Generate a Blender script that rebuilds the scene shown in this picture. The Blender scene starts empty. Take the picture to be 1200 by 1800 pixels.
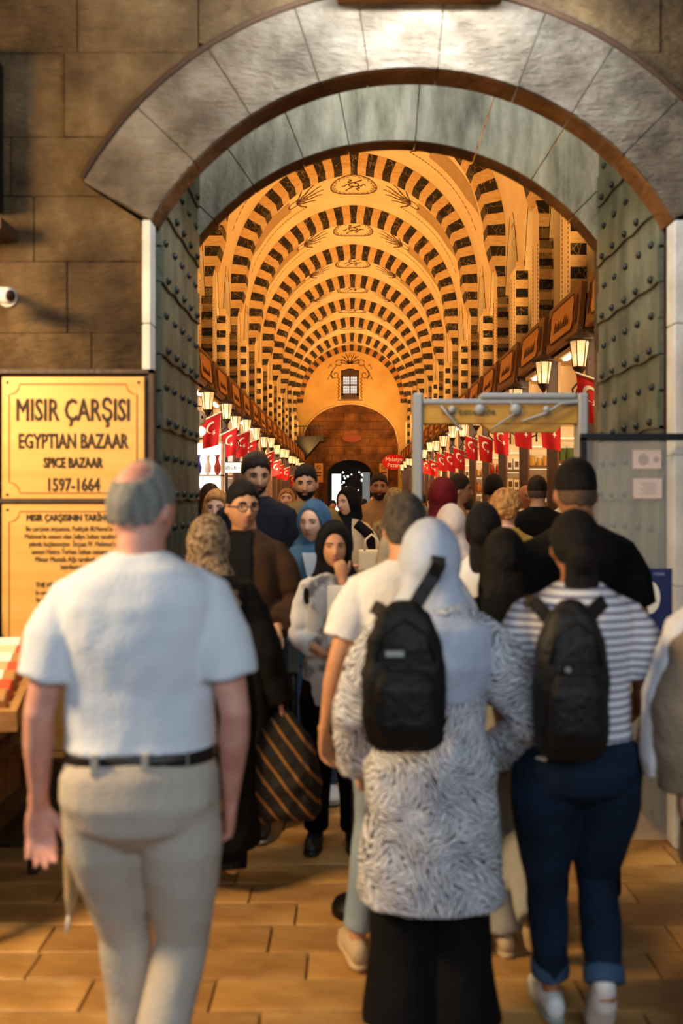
import bpy, bmesh, math, random
from mathutils import Vector, Matrix
from math import sin, cos, pi, radians as R, exp, sqrt, acos
random.seed(7)
SC = bpy.context.scene
COL = SC.collection
# ---------------------------------------------------------------- camera
# level camera 1.65 m above the paving, looking down the bazaar (+Y)
F, CX, CY, EYE = 1650.0, 615.0, 878.0, 1.65
cd = bpy.data.cameras.new('camera'); cam = bpy.data.objects.new('camera', cd); COL.objects.link(cam)
cam.location = (0, 0, EYE); cam.rotation_euler = (R(90), 0, 0)
cd.sensor_fit = 'VERTICAL'; cd.sensor_height = 36; cd.lens = 36 * F / 1800
cd.shift_x = -(CX - 600) / 1800; cd.shift_y = -(900 - CY) / 1800
cd.clip_start = .05; cd.clip_end = 200
cd.dof.use_dof = True; cd.dof.focus_distance = 19; cd.dof.aperture_fstop = 1.9
SC.camera = cam
# ---------------------------------------------------------------- world, light, exposure
SC.view_settings.view_transform = 'Standard'; SC.view_settings.look = 'None'
SC.view_settings.gamma = 1; SC.view_settings.use_curve_mapping = False
SC.view_settings.exposure = 0.0
w = bpy.data.worlds.new('dusk'); SC.world = w; w.use_nodes = True
w.node_tree.nodes['Background'].inputs[0].default_value = (.62, .78, 1, 1)
w.node_tree.nodes['Background'].inputs[1].default_value = .035
def area(name, loc, target, sx, sy, power, col, spread=180):
    l = bpy.data.lights.new(name, 'AREA'); l.shape = 'RECTANGLE'; l.size = sx; l.size_y = sy
    l.energy = power; l.color = col; l.spread = R(spread)
    o = bpy.data.objects.new(name, l); COL.objects.link(o); o.location = loc
    d = Vector(target) - Vector(loc); o.rotation_euler = d.to_track_quat('-Z', 'Y').to_euler()
    return o
COOL = (.80, .90, 1.0); WARM = (1.0, .68, .34); GOLD = (1, .56, .16)
# open sky of the square behind the photographer
area('sky_opening_light', (.8, -3.0, 3.6), (0, 3.2, 1.0), 4.5, 2.2, 175, COOL)
# warm lamps of the stalls outside the frame, left
area('stall_lamp_light', (-2.9, 2.1, 2.9), (-.2, 4.2, .0), .9, .5, 185, WARM)
area('stall_lamp_low_light', (-2.1, 3.3, 2.6), (-1.0, 4.5, 1.4), .6, .3, 6, WARM)
# lamp over the gate arch and the one behind it lighting the inner arch
area('gate_arch_lamp_light', (.33, 3.80, 4.03), (.33, 4.46, 3.86), .95, .06, 56, (.86, .94, 1), 160)
area('passage_lamp_light', (.30, 4.72, 4.45), (.30, 5.75, 3.75), 1.6, .12, 22, (1, .97, .88), 170)
# up-lights on the shop cornices in every bay, and the light of the shops
for s in (-1, 1):
    for k in range(11):
        yy = 7.2 + 4.15*k
        area('cornice_uplight', (.1 + s*2.40, yy, 4.22), (.1 - s*1.1, yy + 3.4, 8.6), .2, 1.0, 80 if k else 46, (1, .54, .17), 128)
    area('shop_row_light', (.1 + s*2.5, 28.5, 3.45), (.1 + s*2.9, 28.5, 0.5), .25, 42, 1300, (1, .70, .38))
area('bazaar_fill_light', (.2, 8.2, 5.2), (.2, 8.4, 0), 2.6, 3.0, 90, (1, .66, .32))  # warm fill added over the street inside the gate, no fixture hangs here
area('bazaar_low_fill_light', (-1.6, 6.6, 3.0), (-.4, 5.4, 1.3), .8, .6, 22, (1, .64, .30))  # second added fill, warms the walkers in the passage from inside
area('end_wall_light', (.1, 46, 3.8), (.1, 51.5, 8.2), 1.5, .3, 60, (1, .66, .25))

# ---------------------------------------------------------------- helpers
def tag(o, label=None, cat=None, group=None, kind=None):
    if label: o['label'] = label
    if cat: o['category'] = cat
    if group: o['group'] = group
    if kind: o['kind'] = kind
    return o
def empty(name, loc=(0, 0, 0), rz=0):
    o = bpy.data.objects.new(name, None); COL.objects.link(o); o.location = loc; o.rotation_euler = (0, 0, rz)
    o.empty_display_size = .1
    return o
def link(name, me, parent=None, loc=None, rot=None):
    o = bpy.data.objects.new(name, me); COL.objects.link(o)
    if parent: o.parent = parent
    if loc is not None: o.location = loc
    if rot is not None: o.rotation_euler = rot
    return o
class MB:
    def __init__(s): s.v = []; s.f = []
    def add(s, vs, fs):
        n = len(s.v); s.v += [tuple(v) for v in vs]; s.f += [tuple(i + n for i in f) for f in fs]; return s
    def box(s, x0, y0, z0, x1, y1, z1, M=None):
        vs = [Vector(p) for p in ((x0,y0,z0),(x1,y0,z0),(x1,y1,z0),(x0,y1,z0),(x0,y0,z1),(x1,y0,z1),(x1,y1,z1),(x0,y1,z1))]
        if M: vs = [M @ v for v in vs]
        return s.add(vs, [(0,3,2,1),(4,5,6,7),(0,1,5,4),(1,2,6,5),(2,3,7,6),(3,0,4,7)])
    def prism(s, poly, axis, a, b):
        """poly = list of 2-D points; axis 'y': (x,z) extruded a->b in y ; 'x': (y,z) ; 'z': (x,y)"""
        def P(p, t): return (p[0], t, p[1]) if axis == 'y' else ((t, p[0], p[1]) if axis == 'x' else (p[0], p[1], t))
        n = len(poly)
        return s.add([P(p, a) for p in poly] + [P(p, b) for p in poly],
                     [tuple(range(n)), tuple(range(2*n-1, n-1, -1))] + [(i, i+n, (i+1)%n+n, (i+1)%n) for i in range(n)])
    def tube(s, pts, rads, ref=(1, 0, 0), n=14, dome=(0, 0), e=2.0):
        pts = [Vector(p) for p in pts]; rr = [(r, r) if not isinstance(r, (tuple, list)) else tuple(r) for r in rads]
        P = list(pts); Q = list(rr)
        if dome[0]:
            d = (pts[0] - pts[1]).normalized(); m = min(rr[0])*dome[0]
            for a in (.5, .85, 1):
                c = sqrt(max(0, 1 - a*a)) or .12; P.insert(0, pts[0] + d*m*a); Q.insert(0, (rr[0][0]*c, rr[0][1]*c))
        if dome[1]:
            d = (pts[-1] - pts[-2]).normalized(); m = min(rr[-1])*dome[1]
            for a in (.5, .85, 1):
                c = sqrt(max(0, 1 - a*a)) or .12; P.append(pts[-1] + d*m*a); Q.append((rr[-1][0]*c, rr[-1][1]*c))
        vs = []; ref = Vector(ref); N = len(P)
        for i in range(N):
            t = (P[min(i+1, N-1)] - P[max(i-1, 0)]).normalized()
            x = ref - t * ref.dot(t)
            if x.length < 1e-3: x = Vector((0, 1, 0)) - t * t.y
            x.normalize(); y = t.cross(x)
            for j in range(n):
                a = 2*pi*j/n; ca, sa = cos(a), sin(a)
                if e != 2.0:
                    q = (abs(ca)**e + abs(sa)**e) ** (-1/e); ca *= q; sa *= q
                vs.append(P[i] + x*ca*Q[i][0] + y*sa*Q[i][1])
        fs = [(i*n+j, i*n+(j+1)%n, (i+1)*n+(j+1)%n, (i+1)*n+j) for i in range(N-1) for j in range(n)]
        fs += [tuple(range(n-1, -1, -1)), tuple((N-1)*n+j for j in range(n))]
        return s.add(vs, fs)
    def lathe(s, prof, c=(0, 0, 0), n=14):
        vs = [(c[0]+r*cos(2*pi*j/n), c[1]+r*sin(2*pi*j/n), c[2]+z) for r, z in prof for j in range(n)]
        N = len(prof)
        fs = [(i*n+j, i*n+(j+1)%n, (i+1)*n+(j+1)%n, (i+1)*n+j) for i in range(N-1) for j in range(n)]
        fs += [tuple(range(n-1, -1, -1)), tuple((N-1)*n+j for j in range(n))]
        return s.add(vs, fs)
    def ball(s, c, r, n=10, m=7):
        if not isinstance(r, (tuple, list)): r = (r, r, r)
        vs = [(c[0], c[1], c[2]-r[2])]
        for i in range(1, m):
            p = -pi/2 + pi*i/m
            vs += [(c[0]+r[0]*cos(p)*cos(2*pi*j/n), c[1]+r[1]*cos(p)*sin(2*pi*j/n), c[2]+r[2]*sin(p)) for j in range(n)]
        vs.append((c[0], c[1], c[2]+r[2])); T = len(vs)-1
        fs = [(0, 1+(j+1)%n, 1+j) for j in range(n)]
        fs += [(1+i*n+j, 1+i*n+(j+1)%n, 1+(i+1)*n+(j+1)%n, 1+(i+1)*n+j) for i in range(m-2) for j in range(n)]
        fs += [(1+(m-2)*n+j, 1+(m-2)*n+(j+1)%n, T) for j in range(n)]
        return s.add(vs, fs)
    def mesh(s, name, mat, smooth=False, bevel=0):
        me = bpy.data.meshes.new(name); me.from_pydata(s.v, [], s.f)
        if mat: me.materials.append(mat)
        bm = bmesh.new(); bm.from_mesh(me); bmesh.ops.recalc_face_normals(bm, faces=bm.faces)
        if bevel:
            bmesh.ops.bevel(bm, geom=list(bm.edges), offset=bevel, segments=1, affect='EDGES', clamp_overlap=True)
        bm.to_mesh(me); bm.free()
        if smooth:
            me.shade_smooth()
        return me
    def build(s, name, mat, parent=None, smooth=False, bevel=0, loc=None, rot=None):
        return link(name, s.mesh(name, mat, smooth, bevel), parent, loc, rot)
def ribbon(mb, pts, w, nrm, h=.004):
    """thin raised strip along a polyline; nrm = surface normal per point (or one)"""
    pts = [Vector(p) for p in pts]; n = len(pts); vs = []
    for i in range(n):
        t = (pts[min(i+1, n-1)] - pts[max(i-1, 0)]).normalized()
        m = Vector(nrm[i] if isinstance(nrm, list) else nrm).normalized(); b = t.cross(m).normalized()
        ww = w[i] if isinstance(w, list) else w
        vs += [pts[i]-b*ww/2, pts[i]+b*ww/2, pts[i]+b*ww/2+m*h, pts[i]-b*ww/2+m*h]
    fs = [(i*4+a, i*4+(a+1)%4, i*4+4+(a+1)%4, i*4+4+a) for i in range(n-1) for a in range(4)] + [(0,1,2,3), (n*4-1, n*4-2, n*4-3, n*4-4)]
    mb.add(vs, fs)

# ---------------------------------------------------------------- materials
def srgb(*c):
    c = [x/255 for x in c]
    return tuple((x/12.92 if x <= .04045 else ((x+.055)/1.055)**2.4) for x in c) + (1,)
MATS = {}
def mat(name, col, col2=None, rough=.7, metal=0, nscale=6, bump=0, bscale=30, emit=None, estr=0, detail=4, alpha=None,
        trans=0, stretch=(1, 1, 1), lo=.35, hi=.65, sub=0, spec=.5, sheen=0, warp=0):
    if name in MATS: return MATS[name]
    m = bpy.data.materials.new(name); m.use_nodes = True; nt = m.node_tree; N = nt.nodes; L = nt.links
    b = N['Principled BSDF']; b.inputs['Base Color'].default_value = col
    b.inputs['Roughness'].default_value = rough; b.inputs['Metallic'].default_value = metal
    b.inputs['Specular IOR Level'].default_value = spec
    if sub: b.inputs['Subsurface Weight'].default_value = sub; b.inputs['Subsurface Radius'].default_value = (.02, .008, .004)
    if sheen: b.inputs['Sheen Weight'].default_value = sheen
    if trans: b.inputs['Transmission Weight'].default_value = trans
    if alpha is not None: b.inputs['Alpha'].default_value = alpha
    if emit: b.inputs['Emission Color'].default_value = emit; b.inputs['Emission Strength'].default_value = estr
    if col2 or bump:
        tc = N.new('ShaderNodeTexCoord'); mp = N.new('ShaderNodeMapping'); mp.inputs['Scale'].default_value = stretch
        L.new(tc.outputs['Object'], mp.inputs[0])
        if col2:
            n = N.new('ShaderNodeTexNoise'); n.inputs['Scale'].default_value = nscale; n.inputs['Detail'].default_value = detail
            n.inputs['Distortion'].default_value = warp
            r = N.new('ShaderNodeValToRGB'); r.color_ramp.elements[0].position = lo; r.color_ramp.elements[1].position = hi
            r.color_ramp.elements[0].color = col; r.color_ramp.elements[1].color = col2
            L.new(mp.outputs[0], n.inputs[0]); L.new(n.outputs[0], r.inputs[0]); L.new(r.outputs[0], b.inputs['Base Color'])
        if bump:
            n2 = N.new('ShaderNodeTexNoise'); n2.inputs['Scale'].default_value = bscale; n2.inputs['Detail'].default_value = 8
            bp = N.new('ShaderNodeBump'); bp.inputs['Strength'].default_value = min(1, bump); bp.inputs['Distance'].default_value = .02*max(1, bump)
            L.new(mp.outputs[0], n2.inputs[0]); L.new(n2.outputs[0], bp.inputs['Height']); L.new(bp.outputs[0], b.inputs['Normal'])
    MATS[name] = m; return m
def veined(name, base, vein, scale, thr=.035, rough=.5, dist='DISTANCE_TO_EDGE', warp=.25, stretch=(1, 1, 1)):
    m = bpy.data.materials.new(name); m.use_nodes = True; nt = m.node_tree; N = nt.nodes; L = nt.links
    b = N['Principled BSDF']; b.inputs['Roughness'].default_value = rough
    tc = N.new('ShaderNodeTexCoord'); mp = N.new('ShaderNodeMapping'); mp.inputs['Scale'].default_value = stretch
    n = N.new('ShaderNodeTexNoise'); n.inputs['Scale'].default_value = scale*.9; n.inputs['Detail'].default_value = 3
    mx = N.new('ShaderNodeMix'); mx.data_type = 'VECTOR'; mx.inputs[0].default_value = warp
    oi = N.new('ShaderNodeObjectInfo'); ad = N.new('ShaderNodeVectorMath'); ad.operation = 'ADD'
    sc = N.new('ShaderNodeVectorMath'); sc.operation = 'SCALE'; sc.inputs['Scale'].default_value = 17
    L.new(oi.outputs['Location'], sc.inputs[0])
    L.new(tc.outputs['Object'], mp.inputs[0]); L.new(mp.outputs[0], ad.inputs[0]); L.new(sc.outputs[0], ad.inputs[1])
    L.new(ad.outputs[0], n.inputs[0]); L.new(ad.outputs[0], mx.inputs[4]); L.new(n.outputs[1], mx.inputs[5])
    v = N.new('ShaderNodeTexVoronoi'); v.feature = dist; v.inputs['Scale'].default_value = scale
    L.new(mx.outputs[1], v.inputs[0])
    r = N.new('ShaderNodeValToRGB'); r.color_ramp.elements[0].color = vein; r.color_ramp.elements[1].color = base
    r.color_ramp.elements[0].position = thr*.5; r.color_ramp.elements[1].position = thr
    L.new(v.outputs[0], r.inputs[0]); L.new(r.outputs[0], b.inputs['Base Color'])
    MATS[name] = m; return m
def stone(name, c1, c2, c3, rough=.85, scale=3, bump=.9, stretch=(1, 1, 1), stain=.5):
    m = bpy.data.materials.new(name); m.use_nodes = True; nt = m.node_tree; N = nt.nodes; L = nt.links
    b = N['Principled BSDF']; b.inputs['Roughness'].default_value = rough; b.inputs['Specular IOR Level'].default_value = .3
    tc = N.new('ShaderNodeTexCoord'); mp = N.new('ShaderNodeMapping'); mp.inputs['Scale'].default_value = stretch
    L.new(tc.outputs['Object'], mp.inputs[0])
    n = N.new('ShaderNodeTexNoise'); n.inputs['Scale'].default_value = scale; n.inputs['Detail'].default_value = 9; n.inputs['Roughness'].default_value = .62
    r = N.new('ShaderNodeValToRGB'); e = r.color_ramp.elements; e[0].position = .32; e[0].color = c1; e[1].position = .7; e[1].color = c3
    k = e.new(.5); k.color = c2
    L.new(mp.outputs[0], n.inputs[0]); L.new(n.outputs[0], r.inputs[0])
    st = N.new('ShaderNodeTexNoise'); st.inputs['Scale'].default_value = 1.1; st.inputs['Detail'].default_value = 5; L.new(tc.outputs['Object'], st.inputs[0])
    sr = N.new('ShaderNodeMapRange'); sr.inputs[1].default_value = .35; sr.inputs[2].default_value = .62; sr.inputs[3].default_value = stain; sr.inputs[4].default_value = 1.12; L.new(st.outputs[0], sr.inputs[0])
    sc = N.new('ShaderNodeVectorMath'); sc.operation = 'SCALE'; L.new(r.outputs[0], sc.inputs[0]); L.new(sr.outputs[0], sc.inputs['Scale']); L.new(sc.outputs[0], b.inputs['Base Color'])
    n2 = N.new('ShaderNodeTexNoise'); n2.inputs['Scale'].default_value = 26; n2.inputs['Detail'].default_value = 6
    n2.inputs['Roughness'].default_value = .65
    mp2 = N.new('ShaderNodeMapping'); mp2.inputs['Scale'].default_value = (.55*stretch[0], 1, 1.5*stretch[2]); L.new(tc.outputs['Object'], mp2.inputs[0])
    v = N.new('ShaderNodeTexVoronoi'); v.inputs['Scale'].default_value = 14; v.feature = 'F1'
    L.new(mp2.outputs[0], v.inputs[0]); L.new(mp2.outputs[0], n2.inputs[0])
    mt = N.new('ShaderNodeMath'); mt.operation = 'MULTIPLY_ADD'; mt.inputs[1].default_value = .35
    L.new(v.outputs[0], mt.inputs[0]); L.new(n2.outputs[0], mt.inputs[2])
    bp = N.new('ShaderNodeBump'); bp.inputs['Strength'].default_value = bump; bp.inputs['Distance'].default_value = .055
    L.new(mt.outputs[0], bp.inputs['Height']); L.new(bp.outputs[0], b.inputs['Normal'])
    MATS[name] = m; return m
M_wall = stone('brown_limestone', srgb(62, 45, 27), srgb(112, 88, 58), srgb(150, 124, 88), scale=2.4)
M_ring = stone('gate_arch_stone', srgb(84, 72, 58), srgb(132, 118, 100), srgb(164, 152, 134), scale=3, bump=1)
M_ring2 = stone('grey_green_marble', srgb(110, 110, 94), srgb(162, 162, 146), srgb(206, 204, 188), rough=.6, scale=2.6, bump=.3, stretch=(3, 1, .7))
M_soff = stone('brown_soffit_stone', srgb(96, 60, 26), srgb(128, 84, 40), srgb(150, 102, 54), scale=5, bump=.5)
M_joint = mat('dark_mortar', srgb(66, 50, 32), rough=.95)
M_plaster = mat('cream_plaster', srgb(222, 196, 150), srgb(232, 208, 166), rough=.9, nscale=1.2)
M_plaster2 = mat('ochre_plaster', srgb(206, 168, 104), srgb(190, 150, 88), rough=.9, nscale=1)
M_band = mat('tan_painted_panel', srgb(176, 146, 102), srgb(168, 138, 96), rough=.9)
M_ink = mat('brown_paint', srgb(74, 42, 22), rough=.9)
M_dark = veined('dark_marbled_block', srgb(13, 7, 6), srgb(150, 122, 88), 6, .017)
M_light = mat('veined_cream_block', srgb(206, 174, 124), srgb(180, 142, 90), rough=.8, nscale=4, stretch=(1, 1, 5), warp=2, lo=.4, hi=.7)
M_wood = mat('dark_brown_wood', srgb(72, 44, 22), srgb(52, 30, 14), rough=.55, nscale=8, stretch=(1, 1, .2), bump=.3)
M_wood2 = mat('warm_wood_board', srgb(142, 96, 50), srgb(112, 72, 34), rough=.5, nscale=9, stretch=(.3, .3, 2), bump=.2)
M_black = mat('black_metal', srgb(26, 24, 24), rough=.45, metal=.6)
M_iron = mat('wrought_iron', srgb(50, 34, 24), rough=.5, metal=.4)
M_slab = stone('tan_paving_stone', srgb(180, 128, 64), srgb(220, 168, 98), srgb(240, 198, 134), rough=.34, scale=4, bump=.12, stretch=(.5, 1, 1))
M_slab2 = stone('brown_paving_stone', srgb(164, 118, 66), srgb(202, 152, 92), srgb(224, 180, 118), rough=.3, scale=5, bump=.12, stretch=(.5, 1, 1))
M_leaf = stone('weathered_gate_iron', srgb(66, 72, 58), srgb(98, 102, 84), srgb(124, 122, 98), rough=.55, scale=4, bump=.3, stretch=(1, 1, .35))
M_stud = mat('dark_iron_stud', srgb(40, 42, 40), rough=.4, metal=.5)
M_marble = mat('white_marble_jamb', srgb(222, 220, 212), srgb(196, 192, 182), rough=.6, nscale=5, bump=.2)
M_brass = mat('brushed_brass', srgb(216, 160, 78), srgb(228, 178, 100), rough=.42, metal=.12, nscale=2, stretch=(.2, 1, 6))
M_letter = mat('engraved_dark_letter', srgb(52, 36, 16), rough=.7)
M_line = mat('engraved_brown_line', srgb(150, 98, 30), rough=.6)
M_glow = mat('lamp_glow', (1, .85, .6, 1), emit=(1, .76, .42, 1), estr=4)
M_shelfled = mat('shelf_light_glow', (1, .85, .6, 1), emit=(1, .74, .42, 1), estr=2.2)
M_led = mat('led_strip', (1, .9, .75, 1), emit=(1, .88, .70, 1), estr=9)
M_lglass = mat('lantern_glass', (1, .86, .62, 1), rough=.3, emit=(1, .62, .26, 1), estr=.34, trans=.2)
M_red = mat('flag_red_cloth', srgb(204, 14, 16), srgb(188, 10, 12), rough=.8)
M_white = mat('white_paint', srgb(238, 234, 226), rough=.6)
M_creamcloth = mat('flag_white_print', srgb(244, 232, 212), rough=.8)
XC = .1      # centre line of the bazaar street
# ================================================================ SETTING
WY = 4.46                       # front face of the gate wall
GX, GZ, GR = .295, 2.27, 1.42   # centre and radius of the outer arch intrados
RO = 1.80                       # extrados
ZS = 2.97                       # springing
# ---- floor: slabs row by row near the camera, then a joined field
fl = MB().box(-6, -3, -.30, 6, 60, -.025).build('floor', M_joint); tag(fl, 'street paving bed under the tan stone slabs', kind='structure')
y = 2.2; k = 0; slabmesh = {}
rng = random.Random(3)
while y < 8.2:
    d = .185 + rng.random()*.05
    x = -2.6 - rng.random()*.5
    while x < 2.8:
        wd = rng.choice([.42, .55, .68, .8])
        m = MB().box(0, 0, -.05, wd-.007, d-.007, 0)
        o = link('paving_slab', m.mesh('paving_slab', M_slab if rng.random() < .6 else M_slab2, bevel=.003), fl, (x, y, -rng.random()*.003))
        x += wd
    y += d
far = MB()
while y < 56:
    d = .26; x = -4.4 - rng.random()*.4
    while x < 4.4:
        wd = rng.choice([.6, .8, 1.0]); far.box(x, y, -.05, x+wd-.01, y+d-.01, 0); x += wd
    y += d
tag(far.build('paving_slabs_beyond', M_slab, fl), kind='stuff')
# ---- front wall as separate stone blocks around the arch
wf = empty('wall_front', (0, WY, 0)); tag(wf, 'brown limestone gate wall around the arched bazaar entrance', kind='structure')
def xb(z):   # distance from GX to the boundary of the ring / jamb
    zc = GZ + RO*.4929; xc_ = RO*.870
    if z <= ZS: return 1.235+.045
    if z < zc: t = (z-ZS)/(zc-ZS); return 1.28 + t*(xc_-1.28)
    if z < GZ+RO: return sqrt(RO*RO-(z-GZ)**2)
    return 0
courses = [0, .30, .72, 1.12, 1.60, 2.02, 2.44, 2.78, 3.09, 3.37, 3.77, 4.10, 4.5, 5.0]
for ci in range(len(courses)-1):
    z0, z1 = courses[ci], courses[ci+1]
    for s in (-1, 1):
        cuts = [0]; t = .35 + rng.random()*.5
        while t < 3.4: cuts.append(t); t += .42 + rng.random()*.5
        cuts.append(3.7)
        for a, b in zip(cuts[:-1], cuts[1:]):
            zz = [z0+.0015+(z1-z0-.003)*i/8 for i in range(9)]
            pts_in = [(max(a, xb(z))+.0025, z) for z in zz]
            ok = [p for p in pts_in if p[0] < b-.02]
            if len(ok) < 2: continue
            poly = [(GX+s*p[0], p[1]) for p in ok] + [(GX+s*(b-.0025), ok[-1][1]), (GX+s*(b-.0025), ok[0][1])]
            if ok[0][1] > zz[0] and ok[-1][0] < b: pass
            out = .0 + rng.random()*.012
            MB().prism(poly, 'y', -out, .13).build('stone_block', M_wall, wf, bevel=.0025)
# backing that closes the wall
bk = MB()
for s in (-1, 1):
    bk.box(GX+s*1.30, .02, 0, GX+s*3.7, .14, ZS)
    n = 14
    prev = None
    for i in range(n+1):
        z = ZS + (GZ+RO-ZS)*i/n; p = (GX+s*(xb(z)+.012), z)
        if prev:
            bk.add([(prev[0], .02, prev[1]), (GX+s*3.7, .02, prev[1]), (GX+s*3.7, .02, p[1]), (p[0], .02, p[1])], [(0,1,2,3)])
        prev = p
bk.box(GX-3.7, .02, GZ+RO+.004, GX+3.7, .14, 5)
bk.build('mortar_backing', M_joint, wf)
# ring of voussoirs of the outer arch
ra = empty('trim_1', (GX, WY, 0)); tag(ra, 'pale rough voussoir ring of the outer gate arch', kind='structure')
a0 = math.atan2(ZS-GZ, 1.235); a1 = pi - a0; nv = 9
ww_ = [0, .13, .235, .33, .46, .57, .65, .77, .885, 1]
for i in range(nv):
    s0 = a0+(a1-a0)*ww_[i]+.0010; s1 = a0+(a1-a0)*ww_[i+1]-.0010; q = 7
    arc = lambda r, u, v: [(r*cos(u+(v-u)*j/q), GZ+r*sin(u+(v-u)*j/q)) for j in range(q+1)]
    poly = arc(GR, s0, s1) + arc(RO-.012, s0, s1)[::-1]
    MB().prism(poly, 'y', -.03-rng.random()*.006, .135).build('voussoir', M_ring, ra, bevel=.003)
    so = arc(GR-.004, s0, s1) + arc(GR+.03, s0, s1)[::-1]
    MB().prism(so, 'y', -.012, .145).build('soffit_stone', M_soff, ra)
# thin dark hood moulding on the extrados
hood = MB()
pts = [(RO*1.0*cos(t), -.035, GZ+RO*sin(t)) for t in [R(30)+R(120)*i/40 for i in range(41)]]
hood.tube(pts, [(.016, .016)]*41, ref=(0, 1, 0), n=8)
hood.build('hood_moulding', mat('dark_brown_stone', srgb(62, 40, 20), rough=.9, bump=.4), ra)
# jambs: marble edges
jm = empty('trim_2', (GX, WY, 0)); tag(jm, 'pale marble edges of the gate jambs', kind='structure')
for s, wd in ((-1, .04), (1, .075)):
    zc = 0
    while zc < ZS-.02:
        h = min(.62, ZS-zc)
        MB().box(min(s*1.235, s*(1.235+wd)), -.035, zc+.002, max(s*1.235, s*(1.235+wd)), .08, zc+h-.002).build('jamb_stone', M_marble, jm, bevel=.004)
        zc += h
# passage side walls and a roof over the passage between the two arches
pw = MB(); Y0 = WY+.14
for s in (-1, 1):
    x0 = GX+s*1.34; x1 = GX+s*3.7
    pw.box(min(x0, x1), Y0-WY+.01, 0, max(x0, x1), 1.29, 5)
pw.box(GX-1.4, .15, 4.72, GX+1.4, 1.29, 5)
pws = pw.build('wall_passage', M_wall, None, loc=(0, WY, 0)); tag(pws, 'dim stone lining of the gate passage', kind='structure')
# inner arch, grey marble
IY = 5.75; IX, IZS, IR = .283, 3.205, 1.54; IZ = 3.85-IR
wi = empty('wall_inner', (0, IY, 0)); tag(wi, 'inner gate wall carrying the grey marble arch', kind='structure')
RO2 = 2.02
b0 = math.atan2(IZS-IZ, 1.245); b1 = pi-b0; nv = 9
rr = [0, .085, .2, .33, .46, .60, .70, .82, .93, 1]
for i in range(nv):
    s0 = b0+(b1-b0)*rr[i]+.0015; s1 = b0+(b1-b0)*rr[i+1]-.0015; q = 8
    arc = lambda r, u, v: [(IX+r*cos(u+(v-u)*j/q), IZ+r*sin(u+(v-u)*j/q)) for j in range(q+1)]
    MB().prism(arc(IR, s0, s1)+arc(RO2, s0, s1)[::-1], 'y', -rng.random()*.004, .145).build('voussoir', M_ring2, wi, bevel=.003)
    MB().prism(arc(IR-.004, s0, s1)+arc(IR+.02, s0, s1)[::-1], 'y', .006, .15).build('soffit_stone', M_soff, wi)
bk = MB()
for s in (-1, 1):
    bk.box(min(IX+s*1.25, IX+s*4), 0, 0, max(IX+s*1.25, IX+s*4), .145, IZS)
    prev = None
    for i in range(13):
        a = b0+(pi/2-b0)*i/12; x = 2.0*cos(a); z = IZ+2.0*sin(a)
        p = (IX+s*x, z)
        if prev: bk.add([(prev[0], .05, prev[1]), (IX+s*4, .05, prev[1]), (IX+s*4, .05, p[1]), (p[0], .05, p[1])], [(0,1,2,3)])
        prev = p
    lo = IX+s*2.0*cos(b0)
bk.box(IX-4, 0, IZ+2.0, IX+4, .145, 11)
bk.build('wall_field', M_wall, wi)

# ---- gate leaves
def leaf(name, side, label):
    X = GX+side*1.235
    r = empty(name, (X, WY+.15, 0)); tag(r, label, 'gate leaf', 'iron-clad gate leaves of the entrance')
    L = 1.13; top = lambda t: 3.06+.80*sin(min(1, t/L)*pi*.42)
    n = 14
    poly = [(0, .02)] + [(L, .02)] + [(L-L*i/n, top(L-L*i/n)) for i in range(n+1)]
    a, b = (0, .07*side)
    MB().prism(poly, 'x', min(.012*side, b), max(.012*side, b)).build('timber_core', M_wood, r)
    row = .178; z = .04; st = MB().ball((0, 0, 0), (.017, .020, .020), 10, 6).mesh('stud', M_stud, True)
    k = 0; rg = random.Random(5+side)
    while z < 3.9:
        z1 = z+row
        pl = []
        m = 16
        for i in range(m+1):
            t = .006+(L-.012)*i/m
            pl.append((t, z+.004+.006*sin(t*17+k)+.003*rg.random()))
        tp = []
        for i in range(m+1):
            t = L-.006-(L-.012)*i/m
            tp.append((t, min(z1+.016, top(t)-.01)))
        pp = [p for p in pl if p[1] < top(p[0])-.03]
        tt = [p for p in tp if p[1] > z+.02 and top(p[0]) > z+.04]
        if len(pp) > 1 and len(tt) > 1:
            th = .005+.010*(k % 2)
            MB().prism(pp+tt, 'x', -side*(th+.006), side*.012).build('iron_plate', M_leaf, r)
            sm_ = MB(); sm_.tube([(-side*(th+.004), p[0], p[1]+.001) for p in pp], [.0045]*len(pp), ref=(1, 0, 0), n=5); sm_.build('plate_seam_shade', M_stud, r)  # dark tube added as the shade line under each plate edge
            for i in range(5):
                t = .09+i*.222+rg.random()*.03
                if z+.05 < top(t)-.05:
                    link('stud', st, r, (-side*(th+.012), t, z+.035+rg.random()*.008))
        z = z1; k += 1
    return r
leaf('gate_leaf', -1, 'left gate leaf, greenish iron plates with rows of dark studs, behind the sign wall')
leaf('gate_leaf', 1, 'right gate leaf, greenish iron plates with rows of dark studs, behind the glass screen')

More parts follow.
